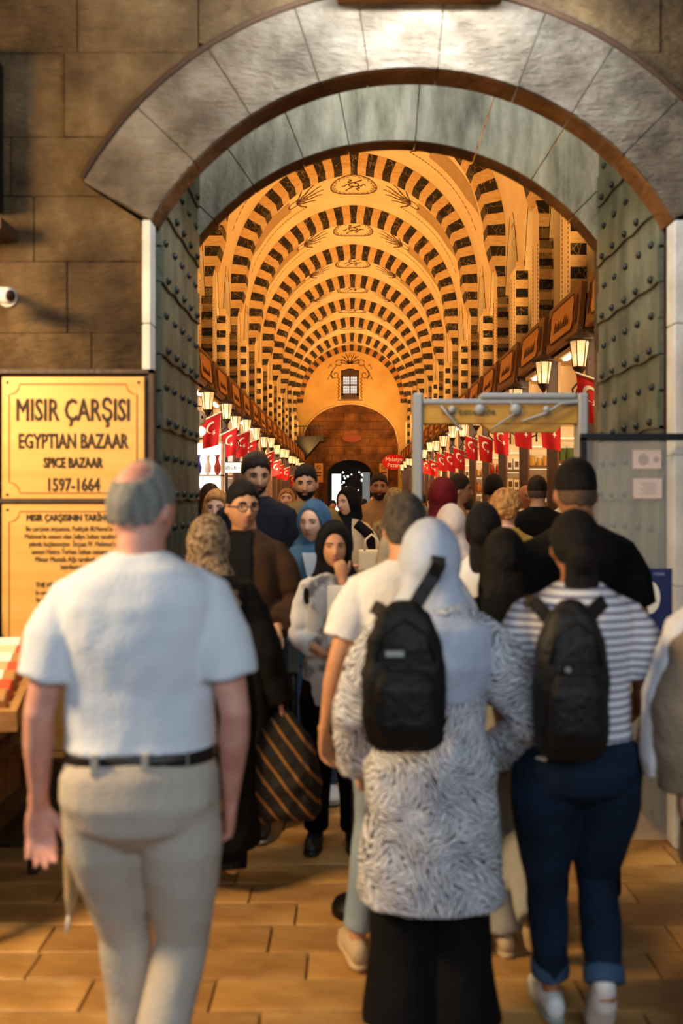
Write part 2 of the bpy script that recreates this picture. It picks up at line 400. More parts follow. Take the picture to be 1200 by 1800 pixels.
# ---- the bazaar street: side walls, vault, ribs
YA, YE = 5.90, 51.5
ZSP, VR, VC = 6.95, 3.22, .2
def vaultz(u): return ZSP + sqrt(max(0, VR*VR-(abs(u)+VC)**2))
v = MB(); ns = 40
prof = []
am = acos(VC/VR)
for i in range(ns+1):
    a = am*i/ns; prof.append((-(VR*cos(a)-VC)-.0, ZSP+VR*sin(a)))
prof = [(x-.0, z) for x, z in prof]; full = prof + [(-x, z) for x, z in prof[::-1][1:]]
out = [(x*1.03, z+.10) for x, z in full]
nf = len(full)
for yy in (YA, YE):
    v.v += [(XC+x, yy, z) for x, z in full] + [(XC+x, yy, z) for x, z in out]
for i in range(nf-1):
    v.f.append((i, i+1, 2*nf+i+1, 2*nf+i)); v.f.append((nf+i, 2*nf+nf+i, 3*nf+i+1, nf+i+1))
ceil = v.build('ceiling', M_plaster, smooth=True); tag(ceil, 'painted cream barrel vault over the bazaar street', kind='structure')
# ribs built voussoir by voussoir
NU = 20.5; ua = am/NU
def rib_piece(j, side):
    a, b = j*ua, min((j+1)*ua, am); q = 2; ro, ri = VR-.004, VR-.36
    def pt(r, t):
        x = r*cos(t)-VC
        return (XC+side*max(0, x), ZSP+r*sin(t))
    poly = [pt(ri, a+(b-a)*i/q) for i in range(q+1)] + [pt(ro, b-(b-a)*i/q) for i in range(q+1)]
    return poly
dark_m, light_m = {}, {}
pieces = []
for j in range(20):
    for s in (-1, 1):
        mm = M_dark if j % 2 == 0 else M_light
        pieces.append((MB().prism(rib_piece(j, s), 'y', 0, .55).mesh('voussoir', mm), s, j))
ktop = am - .5*ua
def kp(r, t): return r*cos(t)-VC
kxo, kxi = kp(VR-.004, 20*ua), kp(VR-.36, 20*ua)
key = MB().prism([(XC-kxi, ZSP+(VR-.36)*sin(20*ua)), (XC+kxi, ZSP+(VR-.36)*sin(20*ua)), (XC+kxo, ZSP+(VR-.004)*sin(20*ua)), (XC, vaultz(0)-.005), (XC-kxo, ZSP+(VR-.004)*sin(20*ua))], 'y', 0, .55).mesh('voussoir', M_dark)
legs = []
LP = .205
for j in range(15):
    for s in (-1, 1):
        z1 = ZSP - j*LP; z0 = z1-LP
        xi1 = XC+s*(2.66+.2*min(1, j/4)); xi0 = XC+s*(2.66+.2*min(1, (j+1)/4)); xo = XC+s*3.06
        legs.append(MB().prism([(xi0, z0), (xo, z0), (xo, z1), (xi1, z1)], 'y', 0, .55 if j < 3 else .03).mesh('leg_block', M_dark if j % 2 else M_light))
ribs_y = [23+4.15*k for k in range(-4, 7)]
for n_, yy in enumerate(ribs_y):
    rb = empty('trim_%d' % (n_+3), (0, yy, 0)); tag(rb, 'striped dark and cream transverse rib of the bazaar vault', kind='structure')
    if n_ < 9:
        for me, s, j in pieces: link('voussoir', me, rb)
        link('voussoir', key, rb)
        for me in legs: link('leg_block', me, rb)
        for s in (-1, 1): MB().box(min(XC+s*3.06, XC+s*2.865), .03, 3.9, max(XC+s*3.06, XC+s*2.865), .55, ZSP-3*LP).build('leg_shaft', M_plaster, rb)
    else:
        for mm, par in ((M_dark, 0), (M_light, 1)):
            mb = MB()
            for s in (-1, 1):
                for j in range(20):
                    if j % 2 == par: mb.prism(rib_piece(j, s), 'y', 0, .55)
                for j in range(15):
                    if (j % 2) != par:
                        z1 = ZSP-j*LP; mb.box(min(XC+s*3, XC+s*2.84), 0, z1-LP, max(XC+s*3, XC+s*2.84), .55, z1)
            if par == 0: mb.prism([(XC-kxi, ZSP+(VR-.36)*sin(20*ua)), (XC+kxi, ZSP+(VR-.36)*sin(20*ua)), (XC+kxo, ZSP+(VR-.004)*sin(20*ua)), (XC, vaultz(0)-.005), (XC-kxo, ZSP+(VR-.004)*sin(20*ua))], 'y', 0, .55)
            tag(mb.build('voussoirs', mm, rb), kind='stuff')
# side walls with pointed recesses per half bay
HB = 2.075
piers = [23 - 8*HB + HB*k for k in range(0, 22)]       # first at 6.4
for s, nm in ((-1, 'left'), (1, 'right')):
    wl = empty('wall_'+nm, (XC, 0, 0)); tag(wl, '%s upper wall of the bazaar with pointed recesses between striped piers' % nm, kind='structure')
    field = MB()
    U0, U1 = 3.02, 3.30
    field.box(min(s*3.75, s*3.9), YA, 0, max(s*3.75, s*3.9), YE, 8.0)
    field.box(min(s*U0, s*3.8), YA, 7.45, max(s*U0, s*3.8), YE, 8.3)
    field.build('rear_wall', M_wood, wl)
    pierm = None
    archp = MB()   # pointed arch field over one recess (profile in y,z)
    w0, w1 = .62, HB
    def az(t):     # t 0..1 across recess
        q = abs(2*t-1); return 5.75 + 1.45*(1-q**1.6)
    N = 14; prev = None
    for i in range(N+1):
        t = i/N; p = (w0+(w1-w0)*t, az(t))
        if prev: archp.prism([prev, p, (p[0], 7.5), (prev[0], 7.5)], 'x', s*U0, s*U1)
        prev = p
    archp.prism([(0, 5.7), (w0, 5.7), (w0, 7.5), (0, 7.5)], 'x', s*U0, s*U1)
    ame = archp.mesh('pointed_arch', M_plaster)
    # painted outline of the arch
    ln = MB()
    ribbon(ln, [(s*(U0-.003), w0+(w1-w0)*(i/24)*1.0, az(i/24)+.07) for i in range(25)], .035, (-s, 0, 0))
    lme = ln.mesh('painted_outline', M_ink)
    sidem = MB().box(min(s*2.86, s*3.2), .012, 3.9, max(s*2.86, s*3.2), .60, 5.8).mesh('pier_shaft', M_plaster)
    bl = MB()
    for zz in (4.0, ):
        pass
    dsh = MB()
    for i in range(26):
        dsh.box(min(s*2.855, s*2.862), .10, 4.0+i*.066, max(s*2.855, s*2.862), .125, 4.03+i*.066)
        dsh.box(min(s*2.855, s*2.862), .46, 4.0+i*.066, max(s*2.855, s*2.862), .485, 4.045+i*.066)
    dme = dsh.mesh('painted_border', M_ink)
    blk = []
    for j in range(12):
        z1 = 5.9-j*.16
        blk.append(MB().box(min(s*2.865, s*3.08), 0, z1-.16, max(s*2.865, s*3.08), .02, z1).mesh('facing_block', M_dark if j % 2 else M_light))
    win = MB()
    for t in (.15, .5, .85): win.box(min(s*3.34, s*3.38), w0+(w1-w0)*t-.02, 4.1, max(s*3.34, s*3.38), w0+(w1-w0)*t+.02, 7.2)
    for zz in (4.9, 5.7, 6.5): win.box(min(s*3.34, s*3.38), w0, zz, max(s*3.34, s*3.38), w1, zz+.05)
    win.box(min(s*3.40, s*3.44), w0-.1, 4.0, max(s*3.40, s*3.44), w1+.1, 7.5)
    wme = win.mesh('window_lattice', mat('near_black_wood', srgb(30, 17, 10), rough=.6))
    for k, yy in enumerate(piers):
        if yy > YE-.5: break
        link('pointed_arch', ame, wl, (0, yy, 0)); link('painted_outline', lme, wl, (0, yy, 0))
        link('pier_shaft', sidem, wl, (0, yy, 0)); link('window_lattice', wme, wl, (0, yy, 0))
        if k < 12: link('painted_border', dme, wl, (0, yy, 0))
        if yy < 44:
            for me in blk: link('facing_block', me, wl, (0, yy, 0))
# painted ornament on the vault: medallions, palmettes, side panels
def vs(u, y, h=.012):
    au = abs(u); z = sqrt(VR*VR-(au+VC)**2); n = Vector((-(au+VC)*(1 if u >= 0 else -1), 0, -z)).normalized()
    return Vector((XC+u, y, ZSP+z))+n*h, n
def vrib(mb, pts, w):
    q = [vs(u, y) for u, y in pts]; ribbon(mb, [a for a, b in q], w, [b for a, b in q], .003)
orn = MB(); bord = MB(); band = MB()
def ell(cx, cy, rx, ry, n=28, a=0, b=2*pi): return [(cx+rx*cos(a+(b-a)*i/n), cy+ry*sin(a+(b-a)*i/n)) for i in range(n+1)]
vrib(orn, ell(0, 0, .62, .78, 40), .03)
vrib(orn, [( (.55+.05*(-1)**i)*cos(2*pi*i/44), (.70+.05*(-1)**i)*sin(2*pi*i/44)) for i in range(45)], .02)
for a in range(6):
    t = 2*pi*a/6; vrib(orn, [(.12*cos(t)+.2*cos(t)*q+.08*sin(6*q)*sin(t), .12*sin(t)+.4*sin(t)*q+.08*sin(6*q)*cos(t)) for q in [i/10 for i in range(11)]], .035)
vrib(orn, ell(0, 0, .13, .17, 14), .03)
for s in (-1, 1):
    for k in range(-3, 4):      # palmette fans at the head of each side panel
        t = k*.42
        vrib(orn, [(s*(1.55-1.0*q*cos(t)*.75), 0+sin(t)*.85*q**.8+.06*sin(q*5)) for q in [i/9 for i in range(10)]], .03)
        vrib(orn, [(s*(1.55-.75*q*cos(t)*.7), 0+sin(t)*.62*q-.05*sin(q*6)) for q in [i/9 for i in range(10)]], .02)
    vrib(orn, ell(s*1.62, 0, .14, .2, 12), .03)
    for e in (-.80, .80):
        for i in range(22):
            u0 = 1.3+i*.072; vrib(bord, [(s*u0, e), (s*(u0+.045), e)], .03)
    q = [u for u in [1.72+1.1*i/14 for i in range(15)]]
    for i in range(14):
        wa = .42 if i < 12 else .42*(14-i)/3; wb = .42 if i+1 < 12 else .42*(14-i-1)/3
        p = [vs(s*q[i], -wa, .006)[0], vs(s*q[i], wa, .006)[0], vs(s*q[i+1], wb, .006)[0], vs(s*q[i+1], -wb, .006)[0]]
        band.add(p, [(0,1,2,3)])
om, bm_, gm = orn.mesh('painted_medallion', M_ink), bord.mesh('painted_border', M_ink), band.mesh('painted_panel', M_band)
for yy in ribs_y:
    c = yy+.55+(4.15-.55)/2
    if c > YE-1.2: continue
    link('painted_medallion', om, ceil, (0, c, 0)); link('painted_border', bm_, ceil, (0, c, 0)); link('painted_panel', gm, ceil, (0, c, 0))
# ---- end wall
we = empty('wall_end', (XC-.1, YE, 0)); tag(we, 'ochre end wall of the bazaar with arched stone recess below a window', kind='structure')
RZ, RRx = 4.7, 2.65
def recz(u): return RZ+2.2*sqrt(max(0, 1-(u/RRx)**2))
mb = MB(); N = 24
for s in (-1, 1):
    mb.box(min(s*RRx, s*4), 0, 0, max(s*RRx, s*4), .5, 10.6)
for i in range(N):
    u0, u1 = -RRx+2*RRx*i/N, -RRx+2*RRx*(i+1)/N
    mb.prism([(u0, recz(u0)), (u1, recz(u1)), (u1, 7.15), (u0, 7.15)], 'y', 0, .5)
mb.box(-RRx, 0, 7.15, -.5, .5, 10.6); mb.box(.5, 0, 7.15, RRx, .5, 10.6); mb.box(-.5, 0, 8.75, .5, .5, 10.6)
mb.build('plaster_field', M_plaster2, we)
rim = MB(); rim.tube([(RRx*cos(pi*i/30), -.01, RZ+2.2*sin(pi*i/30)) for i in range(31)], [(.05, .03)]*31, ref=(0, 1, 0), n=6); rim.build('recess_edge', M_plaster, we)
M_fst = stone('dark_red_brown_stone', srgb(84, 48, 24), srgb(116, 72, 38), srgb(140, 92, 52), scale=1.5, bump=.4)
gh = lambda u: 3.0+.85*sqrt(max(0, 1-(u/1.25)**2))
row = 0; z = 0
while z < 7:
    h = .46; x = -2.7 - (.4 if row % 2 else 0)
    while x < 2.7:
        wd = .8 + rng.random()*.25; xa, xb_ = max(x, -2.7)+.01, min(x+wd, 2.7)-.01
        if z < 3.9 and xa < 1.25 and xb_ > -1.25:
            segs = []
            if xa < -1.25: segs.append((xa, -1.25))
            if xb_ > 1.25: segs.append((1.25, xb_))
            for a, b in segs: MB().box(a, .5, z+.01, b, .8, z+h-.01).build('stone_block', M_fst, we)
            if z+h > 3.0:
                a, b = max(xa, -1.25), min(xb_, 1.25)
                pr = [(a+(b-a)*i/6, max(z+.01, gh(a+(b-a)*i/6)+.22)) for i in range(7)]
                if min(p[1] for p in pr) < z+h-.03:
                    pr = [(p[0], min(p[1], z+h-.01)) for p in pr]
                    MB().prism(pr+[(b, z+h-.009), (a, z+h-.009)], 'y', .5, .8).build('stone_block', M_fst, we)
        elif xb_-xa > .05:
            MB().box(xa, .5, z+.01, xb_, .8, z+h-.01).build('stone_block', M_fst, we)
        x += wd
    z += h; row += 1
bkk = MB()
for s in (-1, 1): bkk.box(min(s*1.3, s*2.8), .6, 0, max(s*1.3, s*2.8), .85, 7)
bkk.box(-1.3, .6, 4.1, 1.3, .85, 7); bkk.build('stone_backing', M_joint, we)
for i in range(13):
    a, b = pi*i/13, pi*(i+1)/13-.01
    MB().prism([(1.25*cos(a), 3+.85*sin(a)), (1.47*cos(a), 3+1.07*sin(a)), (1.47*cos(b), 3+1.07*sin(b)), (1.25*cos(b), 3+.85*sin(b))], 'y', .46, .82).build('gateway_voussoir', M_fst, we)
# dim continuing street beyond the far gateway
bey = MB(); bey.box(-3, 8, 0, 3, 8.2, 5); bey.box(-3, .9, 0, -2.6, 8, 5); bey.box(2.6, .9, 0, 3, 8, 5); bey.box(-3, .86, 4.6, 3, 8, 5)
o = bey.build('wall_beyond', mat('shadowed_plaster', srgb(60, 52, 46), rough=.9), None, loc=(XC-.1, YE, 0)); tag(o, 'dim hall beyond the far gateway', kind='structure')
pan = empty('shop_stall', (0, YE+5.4, 0)); tag(pan, 'bright white stall front glimpsed through the far arched gateway', 'stall')
MB().box(-1.1, 0, .9, -.55, .12, 3.2).build('lit_panel', mat('pale_lit_panel', (1, .95, .85, 1), emit=(1, .93, .82, 1), estr=1.6), pan)
MB().box(.75, 0, .6, 1.2, .12, 3.3).build('pale_shutter', mat('glowing_grey_blue_shutter', srgb(150, 160, 160), emit=(.7, .8, .85, 1), estr=.2), pan)  # shutter given a faint glow of its own in place of falling light
for i in range(18):
    MB().ball((-.5+rng.random()*1.3, .05, 2.0+rng.random()*1.6), .035+.04*rng.random(), 8, 5).build('hanging_lamp', mat('cool_bulb', (1, 1, 1, 1), emit=(.85, .95, 1, 1), estr=3), pan)
# rib against the end wall, thin wall ribs
eb = empty('trim_14', (0, YE-.03, 0)); tag(eb, 'striped rib painted around the end wall lunette', kind='structure')
for s in (-1, 1):
    for j in range(20):
        MB().prism(rib_piece(j, s), 'y', 0, .03).build('voussoir', M_dark if j % 2 == 0 else mat('ochre_block', srgb(176, 124, 66), rough=.9), eb)
link('voussoir', key, eb).scale = (1, .05, 1)
# window of the end wall
wn = empty('window_1', (XC-.1, YE, 7.15)); tag(wn, 'small arched four-pane window high in the end wall', kind='structure')
MB().box(-.5, .02, 0, .5, .2, .22).build('window_sill', M_wood, wn)
fr = MB(); fr.box(-.5, 0, .2, -.37, .2, 1.3); fr.box(.37, 0, .2, .5, .2, 1.3); fr.box(-.5, 0, .2, .5, .2, .32); fr.box(-.04, 0, .3, .04, .16, 1.3); fr.box(-.4, 0, .74, .4, .16, .82)
fr.prism([(-.5, 1.25)]+[(.5*cos(pi-pi*i/14), 1.3+.38*sin(pi*i/14)) for i in range(15)]+[(.5, 1.25)], 'y', 0, .2)
fr.build('window_frame', M_wood, wn)
M_pane = mat('pale_evening_pane', srgb(200, 214, 222), emit=(.70, .85, 1, 1), estr=.55)
for a, b in ((-.37, -.04), (.04, .37)):
    for c, d in ((.32, .74), (.82, 1.26)): MB().box(a, .1, c, b, .12, d).build('pane', M_pane, wn)
gb = MB()
for x in (-.26, -.15, .15, .26): gb.box(x-.008, .07, .32, x+.008, .09, 1.26)
for z in (.46, .6, .96, 1.1): gb.box(-.37, .07, z-.008, .37, .09, z+.008)
gb.build('window_grille', M_iron, wn)
sc = MB()
def er(pts, w=.035): ribbon(sc, [(x, -.006, z) for x, z in pts], w, (0, -1, 0), .004)
for s in (-1, 1):
    er([(s*(.62+.05*sin(i*1.9)), 7.2+i*.055) for i in range(22)], .05)
    er([(s*(.80+.22*cos(t)*(.3+t/9)), 8.5+.22*sin(t)*(.3+t/9)) for t in [i*.35 for i in range(22)]])
    er([(s*(.92+.3*sin(i/12*5)*.5), 8.25+i*.07) for i in range(13)])
    er([(s*(.62+.17*cos(t)), 9.15+.15*sin(t)) for t in [i*.4 for i in range(15)]])
    er([(s*(1.0+.2*i/8), 8.95+.12*sin(i*.6)) for i in range(9)]); er([(s*(1.0+.25*i/8), 8.35+.12*sin(i*.6)) for i in range(9)])
    for k in (1, 2, 3):
        t = k*.42; er([(s*.62*q*sin(t), 9.1+.62*q*cos(t)*1.0+.05*sin(3*q)) for q in [i/8 for i in range(9)]]); er([(s*(.05+.5*q*sin(t+.15)), 9.08+.5*q*cos(t+.15)) for q in [i/8 for i in range(9)]])
er([(-.06, 9.1), (-.1, 9.4), (0, 9.72), (.1, 9.4), (.06, 9.1)]); er([(-.7+i*.07, 7.08+.04*(i % 2)) for i in range(21)], .05)
sc.build('painted_scrollwork', M_ink, we)
# small balcony near the end, left
bc = empty('balcony', (0, YE-1.9, 0)); tag(bc, 'dark wooden balcony with iron railing left of the far recess', 'balcony')
MB().box(-2.88, 0, 4.75, -1.4, 1.8, 5.0).build('balcony_floor', M_black, bc)
MB().prism([(-2.88, 3.3), (-1.6, 4.75), (-2.88, 4.75)], 'y', .1, 1.7).build('bracket', M_black, bc)
rl = MB(); rl.box(-2.88, 0, 5.5, -1.4, .05, 5.55)
for i in range(8): rl.box(-2.86+i*.205, 0, 5.0, -2.83+i*.205, .04, 5.52)
rl.build('railing', M_black, bc)
# ================================================================ THINGS
FONTS = []
def text(name, body, mat_, parent, size, loc, rot=(R(90), 0, 0), xs=1.0, off=.0, al='CENTER', ext=.002, lab=None):
    c = bpy.data.curves.new(name, 'FONT'); c.body = body; c.size = size; c.align_x = al; c.extrude = ext; c.bevel_depth = off; c.bevel_resolution = 0
    c.space_line = 1.05; c.resolution_u = 2
    c.materials.append(mat_)
    o = bpy.data.objects.new(name, c); COL.objects.link(o)
    if parent: o.parent = parent
    o.location = loc; o.rotation_euler = rot; o.scale = (xs, 1, 1)
    FONTS.append(o)
    if lab: o['label'] = lab
    return o
ORD = ['nearest', 'second nearest', 'third nearest', 'fourth', 'fifth', 'sixth', 'seventh', 'eighth', 'ninth', 'tenth', 'eleventh', 'twelfth', 'thirteenth', 'fourteenth', 'fifteenth', 'sixteenth', 'seventeenth', 'eighteenth', 'nineteenth', 'twentieth', 'furthest']
# ---- brass plaques on the gate wall
def plaque(label, x0, x1, z0, z1):
    e = empty('brass_plaque', ((x0+x1)/2, WY-.066, z0)); tag(e, label, 'sign')
    w2, h = (x1-x0)/2, z1-z0
    MB().box(-w2, 0, 0, w2, .028, h).build('plate', M_brass, e, bevel=.003)
    ln = MB(); m = .035; c = .05
    pts = [(-w2+m+c, m)] + [(w2-m-c, m)] + [(w2-m-c*cos(t)*1, m+c*sin(t)) for t in [R(a) for a in (0, 30, 60, 90)]] + \
          [(w2-m, h-m-c)] + [(w2-m-c*sin(t), h-m-c*cos(t)) for t in [R(a) for a in (0, 30, 60, 90)]]
    # frame line with notched corners
    P = []
    for cx, cz, a in ((w2-m, m, 180), (w2-m, h-m, 270), (-w2+m, h-m, 0), (-w2+m, m, 90)):
        P += [(cx+c*cos(R(a-(q*90 if True else 0))), cz+c*sin(R(a-q*90))) for q in (0, .33, .66, 1)]
    P.append(P[0])
    ribbon(ln, [(p[0], -.001, p[1]) for p in P], .007, (0, -1, 0), .001)
    ln.build('engraved_border', M_line, e)
    for sx in (-1, 1):
        for zz in (m-.008, h-m+.008): MB().ball((sx*(w2-m+.008), -.002, zz), (.007, .004, .007), 8, 5).build('screw', M_letter, e, True)
    return e
fr_ = empty('sign_frame', (-1.295, WY-.056, .42)); tag(fr_, 'dark frame around the two brass plaques on the gate wall', 'frame')
fw = MB(); fw.box(-.375, .02, 0, .375, .04, 1.84); fw.build('backboard', M_wood, fr_)
for a in ((-.375, -.352), (.352, .375)): MB().box(a[0], -.012, 0, a[1], .02, 1.84).build('frame_bar', M_wood, fr_)
for z in ((0, .02), (1.215, 1.235), (1.82, 1.84)): MB().box(-.375, -.012, z[0], .375, .02, z[1]).build('frame_bar', M_wood, fr_)
p1 = plaque('upper brass plaque reading MISIR ÇARŞISI, EGYPTIAN BAZAAR', -1.63, -.962, 1.645, 2.225)
bx = .0
text('lettering', 'MISIR ÇARŞISI', M_letter, p1, .145, (0, -.003, .375), xs=.60, off=.0022)
text('lettering', 'EGYPTIAN BAZAAR', M_letter, p1, .098, (0, -.003, .245), xs=.60, off=.002)
text('lettering', 'SPICE BAZAAR', M_letter, p1, .066, (0, -.003, .155), xs=.64, off=.002)
text('lettering', '1597-1664', M_letter, p1, .086, (0, -.003, .045), xs=.68, off=.0015)
p2 = plaque('lower brass plaque engraved with rows of small history text', -1.63, -.962, .44, 1.628)
text('lettering', 'MISIR ÇARŞISININ TARİHÇESİ', M_letter, p2, .044, (0, -.003, 1.11), xs=.74, off=.001)
text('lettering', "Bu çarşının inşaatına, Padişah III.Murat'ın eşi\nMehmet'in annesi olan Safiye Sultan tarafından\nyılında başlanmıştır. İnşaat IV. Mehmet'in\nannesi Hatice Turhan Sultan zamanında\nMimar Mustafa Ağa tarafından 1664\nbitirilmiştir.", M_letter, p2, .034, (0, -.003, 1.062), xs=.72, ext=.001)
text('lettering', 'THE HISTORY OF THE BAZAAR', M_letter, p2, .034, (0, -.003, .80), xs=.74)
text('lettering', "In construction of the bazaar was begun\nby Safiye Sultan, the mother of Mehmet\nand it was completed by Hatice Turhan\nSultan, the mother of Mehmet IV.", M_letter, p2, .030, (0, -.003, .765), xs=.72, ext=.001)
text('lettering', "1597-1664\nMısır Çarşısı\nEgyptian Bazaar\nSpice Bazaar", M_letter, p2, .034, (0, -.003, .56), xs=.7, ext=.001)
# ---- CCTV camera, bracket of a panel at the left edge
cc = empty('security_camera', (-1.50, 4.12, 2.545)); tag(cc, 'white bullet security camera on the wall above the brass plaques', 'camera')
MB().tube([(-.17, .10, .03), (.0, .0, 0)], [.034, .036], n=18).build('camera_body', M_white, cc, True)
MB().tube([(-.006, .0035, 0), (.012, -.008, -.003)], [.036, .036], n=18).build('lens_ring', M_white, cc, True)
MB().tube([(.006, -.004, -.001), (.016, -.010, -.003)], [.026, .025], n=16).build('lens', mat('dark_lens', srgb(60, 34, 24), rough=.15), cc, True)
MB().tube([(-.12, .34, .06), (-.12, .22, .07), (-.12, .08, .05)], [.02, .018, .018], n=10).build('mount_arm', M_white, cc, True)
MB().lathe([(.04, 0), (.045, .02), (.03, .03)], n=14).build('mount_base', M_white, cc, loc=(-.12, .34, .06), rot=(R(90), 0, 0))
lb = empty('metal_cabinet', (-1.9, 4.2, 2.9)); tag(lb, 'dark edge of a wall box high on the far left of the gate wall', 'box')
MB().box(-.2, 0, 0.1, .262, .24, .80).build('cabinet_body', M_black, lb, bevel=.006)
MB().prism([(-.2, -.07), (.33, -.03), (.33, .02), (-.2, .12)], 'y', .02, .25).build('shelf_bracket', M_wood, lb)
# ---- brown box put in for a ledge's shadow strip, with an added glow tube
gl = empty('ledge_shadow_box', (.325, 4.24, 3.96)); tag(gl, 'long brown strip of ledge shadow over the centre of the gate arch', 'lamp')
MB().prism([(0, .025), (.20, .025), (.20, .16), (.04, .16)], 'x', -.385, .385).build('shadow_strip', M_soff, gl, bevel=.004)
MB().box(-.34, .03, .012, .34, .06, .026).build('tube', M_glow, gl)
# ---- walk-through metal detector
M_post = mat('grey_painted_metal', srgb(150, 150, 148), rough=.5, metal=.2)
M_ybar = mat('mustard_yellow_panel', srgb(186, 136, 24), srgb(164, 118, 18), rough=.5, nscale=6)
md = empty('metal_detector', (.755, 4.72, 0)); tag(md, 'grey walk-through metal detector with mustard yellow crossbar in the gateway', 'metal detector')
for s in (-1, 1):
    MB().box(s*.415-.024, -.02, .02, s*.415+.024, .10, 2.185).build('side_post', M_post, md, bevel=.008)
    MB().box(s*.415-.05, -.08, 0, s*.415+.05, .20, .02).build('foot_plate', M_post, md)
cb = MB().box(-.39, 0, 2.03, .39, .06, 2.135).build('crossbar', M_ybar, md, bevel=.004)
MB().box(-.391, -.012, 2.13, .391, .10, 2.155).build('top_rail', M_post, md, bevel=.004)
MB().box(-.10, -.02, 2.155, .38, .1, 2.185).build('control_box', M_post, md, bevel=.008)
MB().prism([(-.10, 2.035), (.32, 2.035), (.28, 1.99), (-.04, 1.99)], 'y', .004, .06).build('display_housing', M_ybar, md)
for x, r_ in ((-.245, .02), (-.105, .028), (.075, .03), (.23, .02)): MB().lathe([(r_, 0), (r_, .018), (r_*.6, .03)], n=14).build('knob', M_post, md, True, loc=(x, 0, 2.10), rot=(R(90), 0, 0))
for pts in ([(-.30, -.01, 2.12), (-.27, -.02, 2.08), (-.22, -.02, 2.02), (-.19, -.01, 2.0)], [(.05, -.01, 2.15), (.07, -.02, 2.08), (-.05, -.02, 2.0)], [(.38, -.01, 2.13), (.3, -.03, 2.13), (.22, -.02, 2.08), (.1, -.02, 2.04)]):
    MB().tube(pts, [.006]*len(pts), n=8).build('cable', M_post, md, True)
text('lettering', 'TEK   DEDEKTÖR', M_letter, md, .035, (-.16, -.004, 2.075), xs=1, ext=.001)
# ---- glass barrier with notices
M_glassp = mat('clear_glass', (.9, .93, .9, 1), rough=.02, alpha=.14)
gb_ = empty('glass_barrier', (1.38, 4.28, 0)); tag(gb_, 'black-framed glass screen with pinned notices right of the detector', 'barrier')
MB().box(-.33, -.02, 1.92, .42, .02, 1.95).build('top_rail', M_black, gb_)
MB().box(-.33, -.02, 0, -.305, .02, 1.93).build('frame_post', M_black, gb_); MB().box(.20, -.02, 0, .225, .02, 2.45).build('frame_post', M_black, gb_)
MB().box(.225, -.01, 2.43, .42, .01, 2.45).build('frame_post', M_black, gb_)
MB().box(-.305, -.003, .1, .20, .003, 1.92).build('glass_pane', M_glassp, gb_)
M_paper = mat('pinkish_paper', srgb(222, 200, 192), rough=.8)
MB().box(-.092, -.006, 1.79, .036, -.003, 1.875).build('paper_notice', M_paper, gb_)
MB().box(-.090, -.006, 1.655, .040, -.003, 1.745).build('paper_notice', M_paper, gb_)
M_greyp = mat('grey_print', srgb(176, 160, 156), rough=.9)
d = MB(); d.prism([(-.045+.025*cos(2*pi*i/20), 1.832+.027*sin(2*pi*i/20)) for i in range(20)], 'y', -.0066, -.0059); d.prism([(.012+.014*cos(2*pi*i/16), 1.832+.015*sin(2*pi*i/16)) for i in range(16)], 'y', -.0066, -.0059)
d.build('round_emblem', M_greyp, gb_)
d = MB()
for i in range(7): d.box(-.065+.01*(i % 3), -.0066, 1.725-i*.0088, .015-.008*(i % 2), -.0059, 1.7285-i*.0088)
d.build('printed_line', M_greyp, gb_)
M_blue = mat('navy_notice', srgb(24, 34, 92), rough=.6)
MB().box(-.075, -.008, .95, .085, -.003, 1.335).build('blue_notice', M_blue, gb_)
d = MB(); d.prism([(-.02+.05*cos(2*pi*i/28), 1.205+.075*sin(2*pi*i/28)) for i in range(28)], 'y', -.0105, -.0078); d.build('white_disc', M_white, gb_)
text('lettering', 'ÇIKIŞ YASAK', mat('pale_blue_print', srgb(150, 170, 210)), gb_, .018, (.0, -.009, 1.305), ext=.0005)
# ---- stanchions
def stanchion(x, y, label, post=True, h=1.0, r=.105):
    e = empty('stanchion', (x, y, 0)); tag(e, label, 'stanchion')
    MB().lathe([(r, 0), (r, .025), (r*.9, .045), (.04, .07), (.026, .09)], n=28).build('base', M_black, e, True)
    MB().lathe([(.024, .07), (.024, h-.1)], n=14).build('post', M_black, e, True)
    return e
st_ = stanchion(.03, 3.76, 'black stanchion with round base behind the printed coat', h=.80); MB().lathe([(.03, .68), (.034, .72), (.034, .78), (.02, .80)], n=14).build('cap', M_black, st_, True)
st_ = stanchion(-.30, 4.93, 'stanchion with grey belt box between the walkers', h=.90, r=.10); MB().box(-.034, -.03, .74, .034, .03, .93).build('belt_box', mat('grey_plastic', srgb(92, 100, 98), rough=.5), st_, bevel=.01)
# ---- street stall at the lower left
M_crate = mat('pale_crate_wood', srgb(186, 140, 84), srgb(150, 106, 58), rough=.7, nscale=6, stretch=(1, .3, 3))
stl = empty('market_stand', (-1.62, 3.75, 0)); tag(stl, 'wooden market stand with sloping tray at the lower left edge', 'stand')
Mt = Matrix.Translation((0, 0, .90)) @ Matrix.Rotation(R(10), 4, 'Z') @ Matrix.Rotation(R(11), 4, 'X')
MB().box(-.5, -.35, -.03, .34, .45, 0, Mt).build('tray_board', M_crate, stl)
MB().box(.31, -.35, 0, .34, .45, .05, Mt).build('tray_rim', M_crate, stl); MB().box(-.5, -.38, -.03, .34, -.35, .05, Mt).build('tray_rim', M_crate, stl)
for zz in (.62, .36): MB().box(-.5, -.32, zz, .26, .42, zz+.03).build('shelf', M_wood, stl)
for px, py in ((.22, -.3), (.22, .4), (-.45, -.3), (-.45, .4)): MB().box(px-.02, py-.02, 0, px+.02, py+.02, .80).build('leg', M_wood, stl)
PK = [(srgb(206, 176, 130), 'tan'), (srgb(214, 88, 60), 'red'), (srgb(226, 206, 170), 'cream'), (srgb(178, 132, 78), 'brown')]
